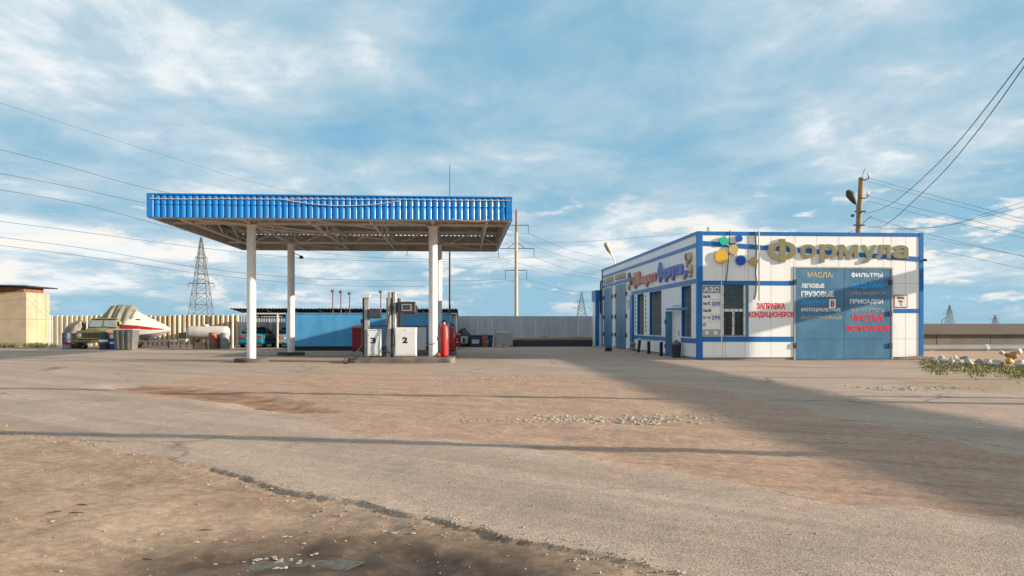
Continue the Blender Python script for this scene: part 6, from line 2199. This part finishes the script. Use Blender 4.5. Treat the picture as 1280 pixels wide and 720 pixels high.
n1 = (13.5, 10.0)
for pts, l in ((((1080, 266.7), (1094, 264), (1110, 257), (1125, 247), (1154, 222), (1195.5, 180), (1240, 125), (1300, 46)), 'upper thick dark wire curving steeply up to the right edge'),
               (((1078, 282), (1101, 283), (1112, 277), (1125, 267), (1154, 240), (1181, 213), (1209, 180), (1245, 133), (1300, 54)), 'lower thick dark wire curving steeply up to the right edge')):
    wire(pts, QA, n1, l, 0.017)
n2 = at_depth(1500, 407, 45)
W7 = ('highest', 'second highest', 'third highest', 'fourth highest', 'fifth highest', 'second lowest', 'lowest')
for wi, pts in enumerate((((1083, 222), (1150, 240), (1215, 257), (1300, 279)), ((1083, 226), (1150, 245), (1215, 262), (1300, 284)), ((1081, 244), (1150, 261), (1215, 276), (1300, 296)),
            ((1084, 251), (1150, 268), (1215, 283), (1300, 302)), ((1088, 272), (1150, 290), (1215, 306), (1300, 325)), ((1157, 297.5), (1215, 308), (1300, 324)), ((1157, 310), (1215, 322), (1300, 341)))):
    wire(pts, QA, (n2.x, n2.y), 'thin wire falling right behind the shop, ' + W7[wi] + ' of the seven', 0.013, 'wires falling right from the utility pole')
for pts, l in ((((1084, 284), (1140, 285.5), (1190, 280), (1235, 266), (1300, 246)), 'thin wire rising gently to the right edge above the bright cloud'),
               (((1100, 286), (1140, 286.5), (1190, 281), (1240, 268), (1300, 254)), 'second thin wire rising gently to the right edge')):
    wire(pts, QA, (n2.x, n2.y), l, 0.013)
wire(((1078, 280), (1084, 274), (1090, 270)), QA, (n2.x, n2.y), 'short stub of cable at the utility pole', 0.02)
wire(((1060, 291), (1066, 288.5), (1076, 284)), (b0.x - 3, b0.y - 4), QA, 'slack service cable from the shop roof to the utility pole', 0.02)

# ------------------------------------------------------------------ beyond the right edge of the picture: unseen casters added to throw the long shadows
KX = 30.5  # pipeline inferred from the broad band shadow that it is placed to cast
pr_ = thing('raised_pipeline', 'unseen raised pair of insulated pipes on trestles, added to cast the band shadow', 'pipeline', (KX, 8, 0))
for z in (5.84, 6.30):
    for i in range(7):
        a = -14 + i * 7.0
        MB().cyl((KX, a + 0.01, z), (KX, a + 6.99, z), 0.27, n=18).build('pipe_length', 'pipe_grey', pr_, smooth=40)
for y in (-13, -7, -1, 5, 11, 17, 23, 29, 34.5):
    MB().box(KX - 0.12, KX + 0.12, y - 0.10, y + 0.10, 0, 5.53).build('trestle_post', 'dark_steel', pr_)
    MB().box(KX - 0.5, KX + 0.5, y - 0.1, y + 0.1, 5.531, 5.56).build('trestle_cap', 'dark_steel', pr_)
for (x, y, h, l) in ((15.5, 9.75 - 0.23 * 14.9, 8.2, 'a'), (16.5, 16.5 - 0.23 * 15.4, 8.4, 'b')):  # unseen poles added to cast the two thin shadow lines
    t = thing('yard_pole', 'unseen bare concrete yard pole added to cast a thin shadow line, ' + ('nearer' if l == 'a' else 'farther') + ' one', 'pole', (x, y, 0), 'yard poles outside the picture')
    MB().cyl((x, y, 0), (x, y, h), 0.19, 0.16, 14).build('shaft', 'pole_concrete', t, smooth=40)
    MB().bar((x - 0.35, y, h - 0.3), (x + 0.35, y, h - 0.3), 0.09).build('cross_arm', 'dark_steel', t)
yb = 28.78  # added panel out of view, shades the left part of the shop front
bbd = thing('shade_panel', 'unseen tall panel on legs, added to shade the left of the shop front', 'pylon', (30.5, yb, 0))
MB().box(30.4, 30.6, yb - 0.34, yb + 0.34, 4.7, 9.1).build('panel', 'white_panel', bbd)
for s in (-0.22, 0.22):
    MB().box(30.44, 30.56, yb + s - 0.06, yb + s + 0.06, 0, 4.7).build('leg', 'dark_steel', bbd)
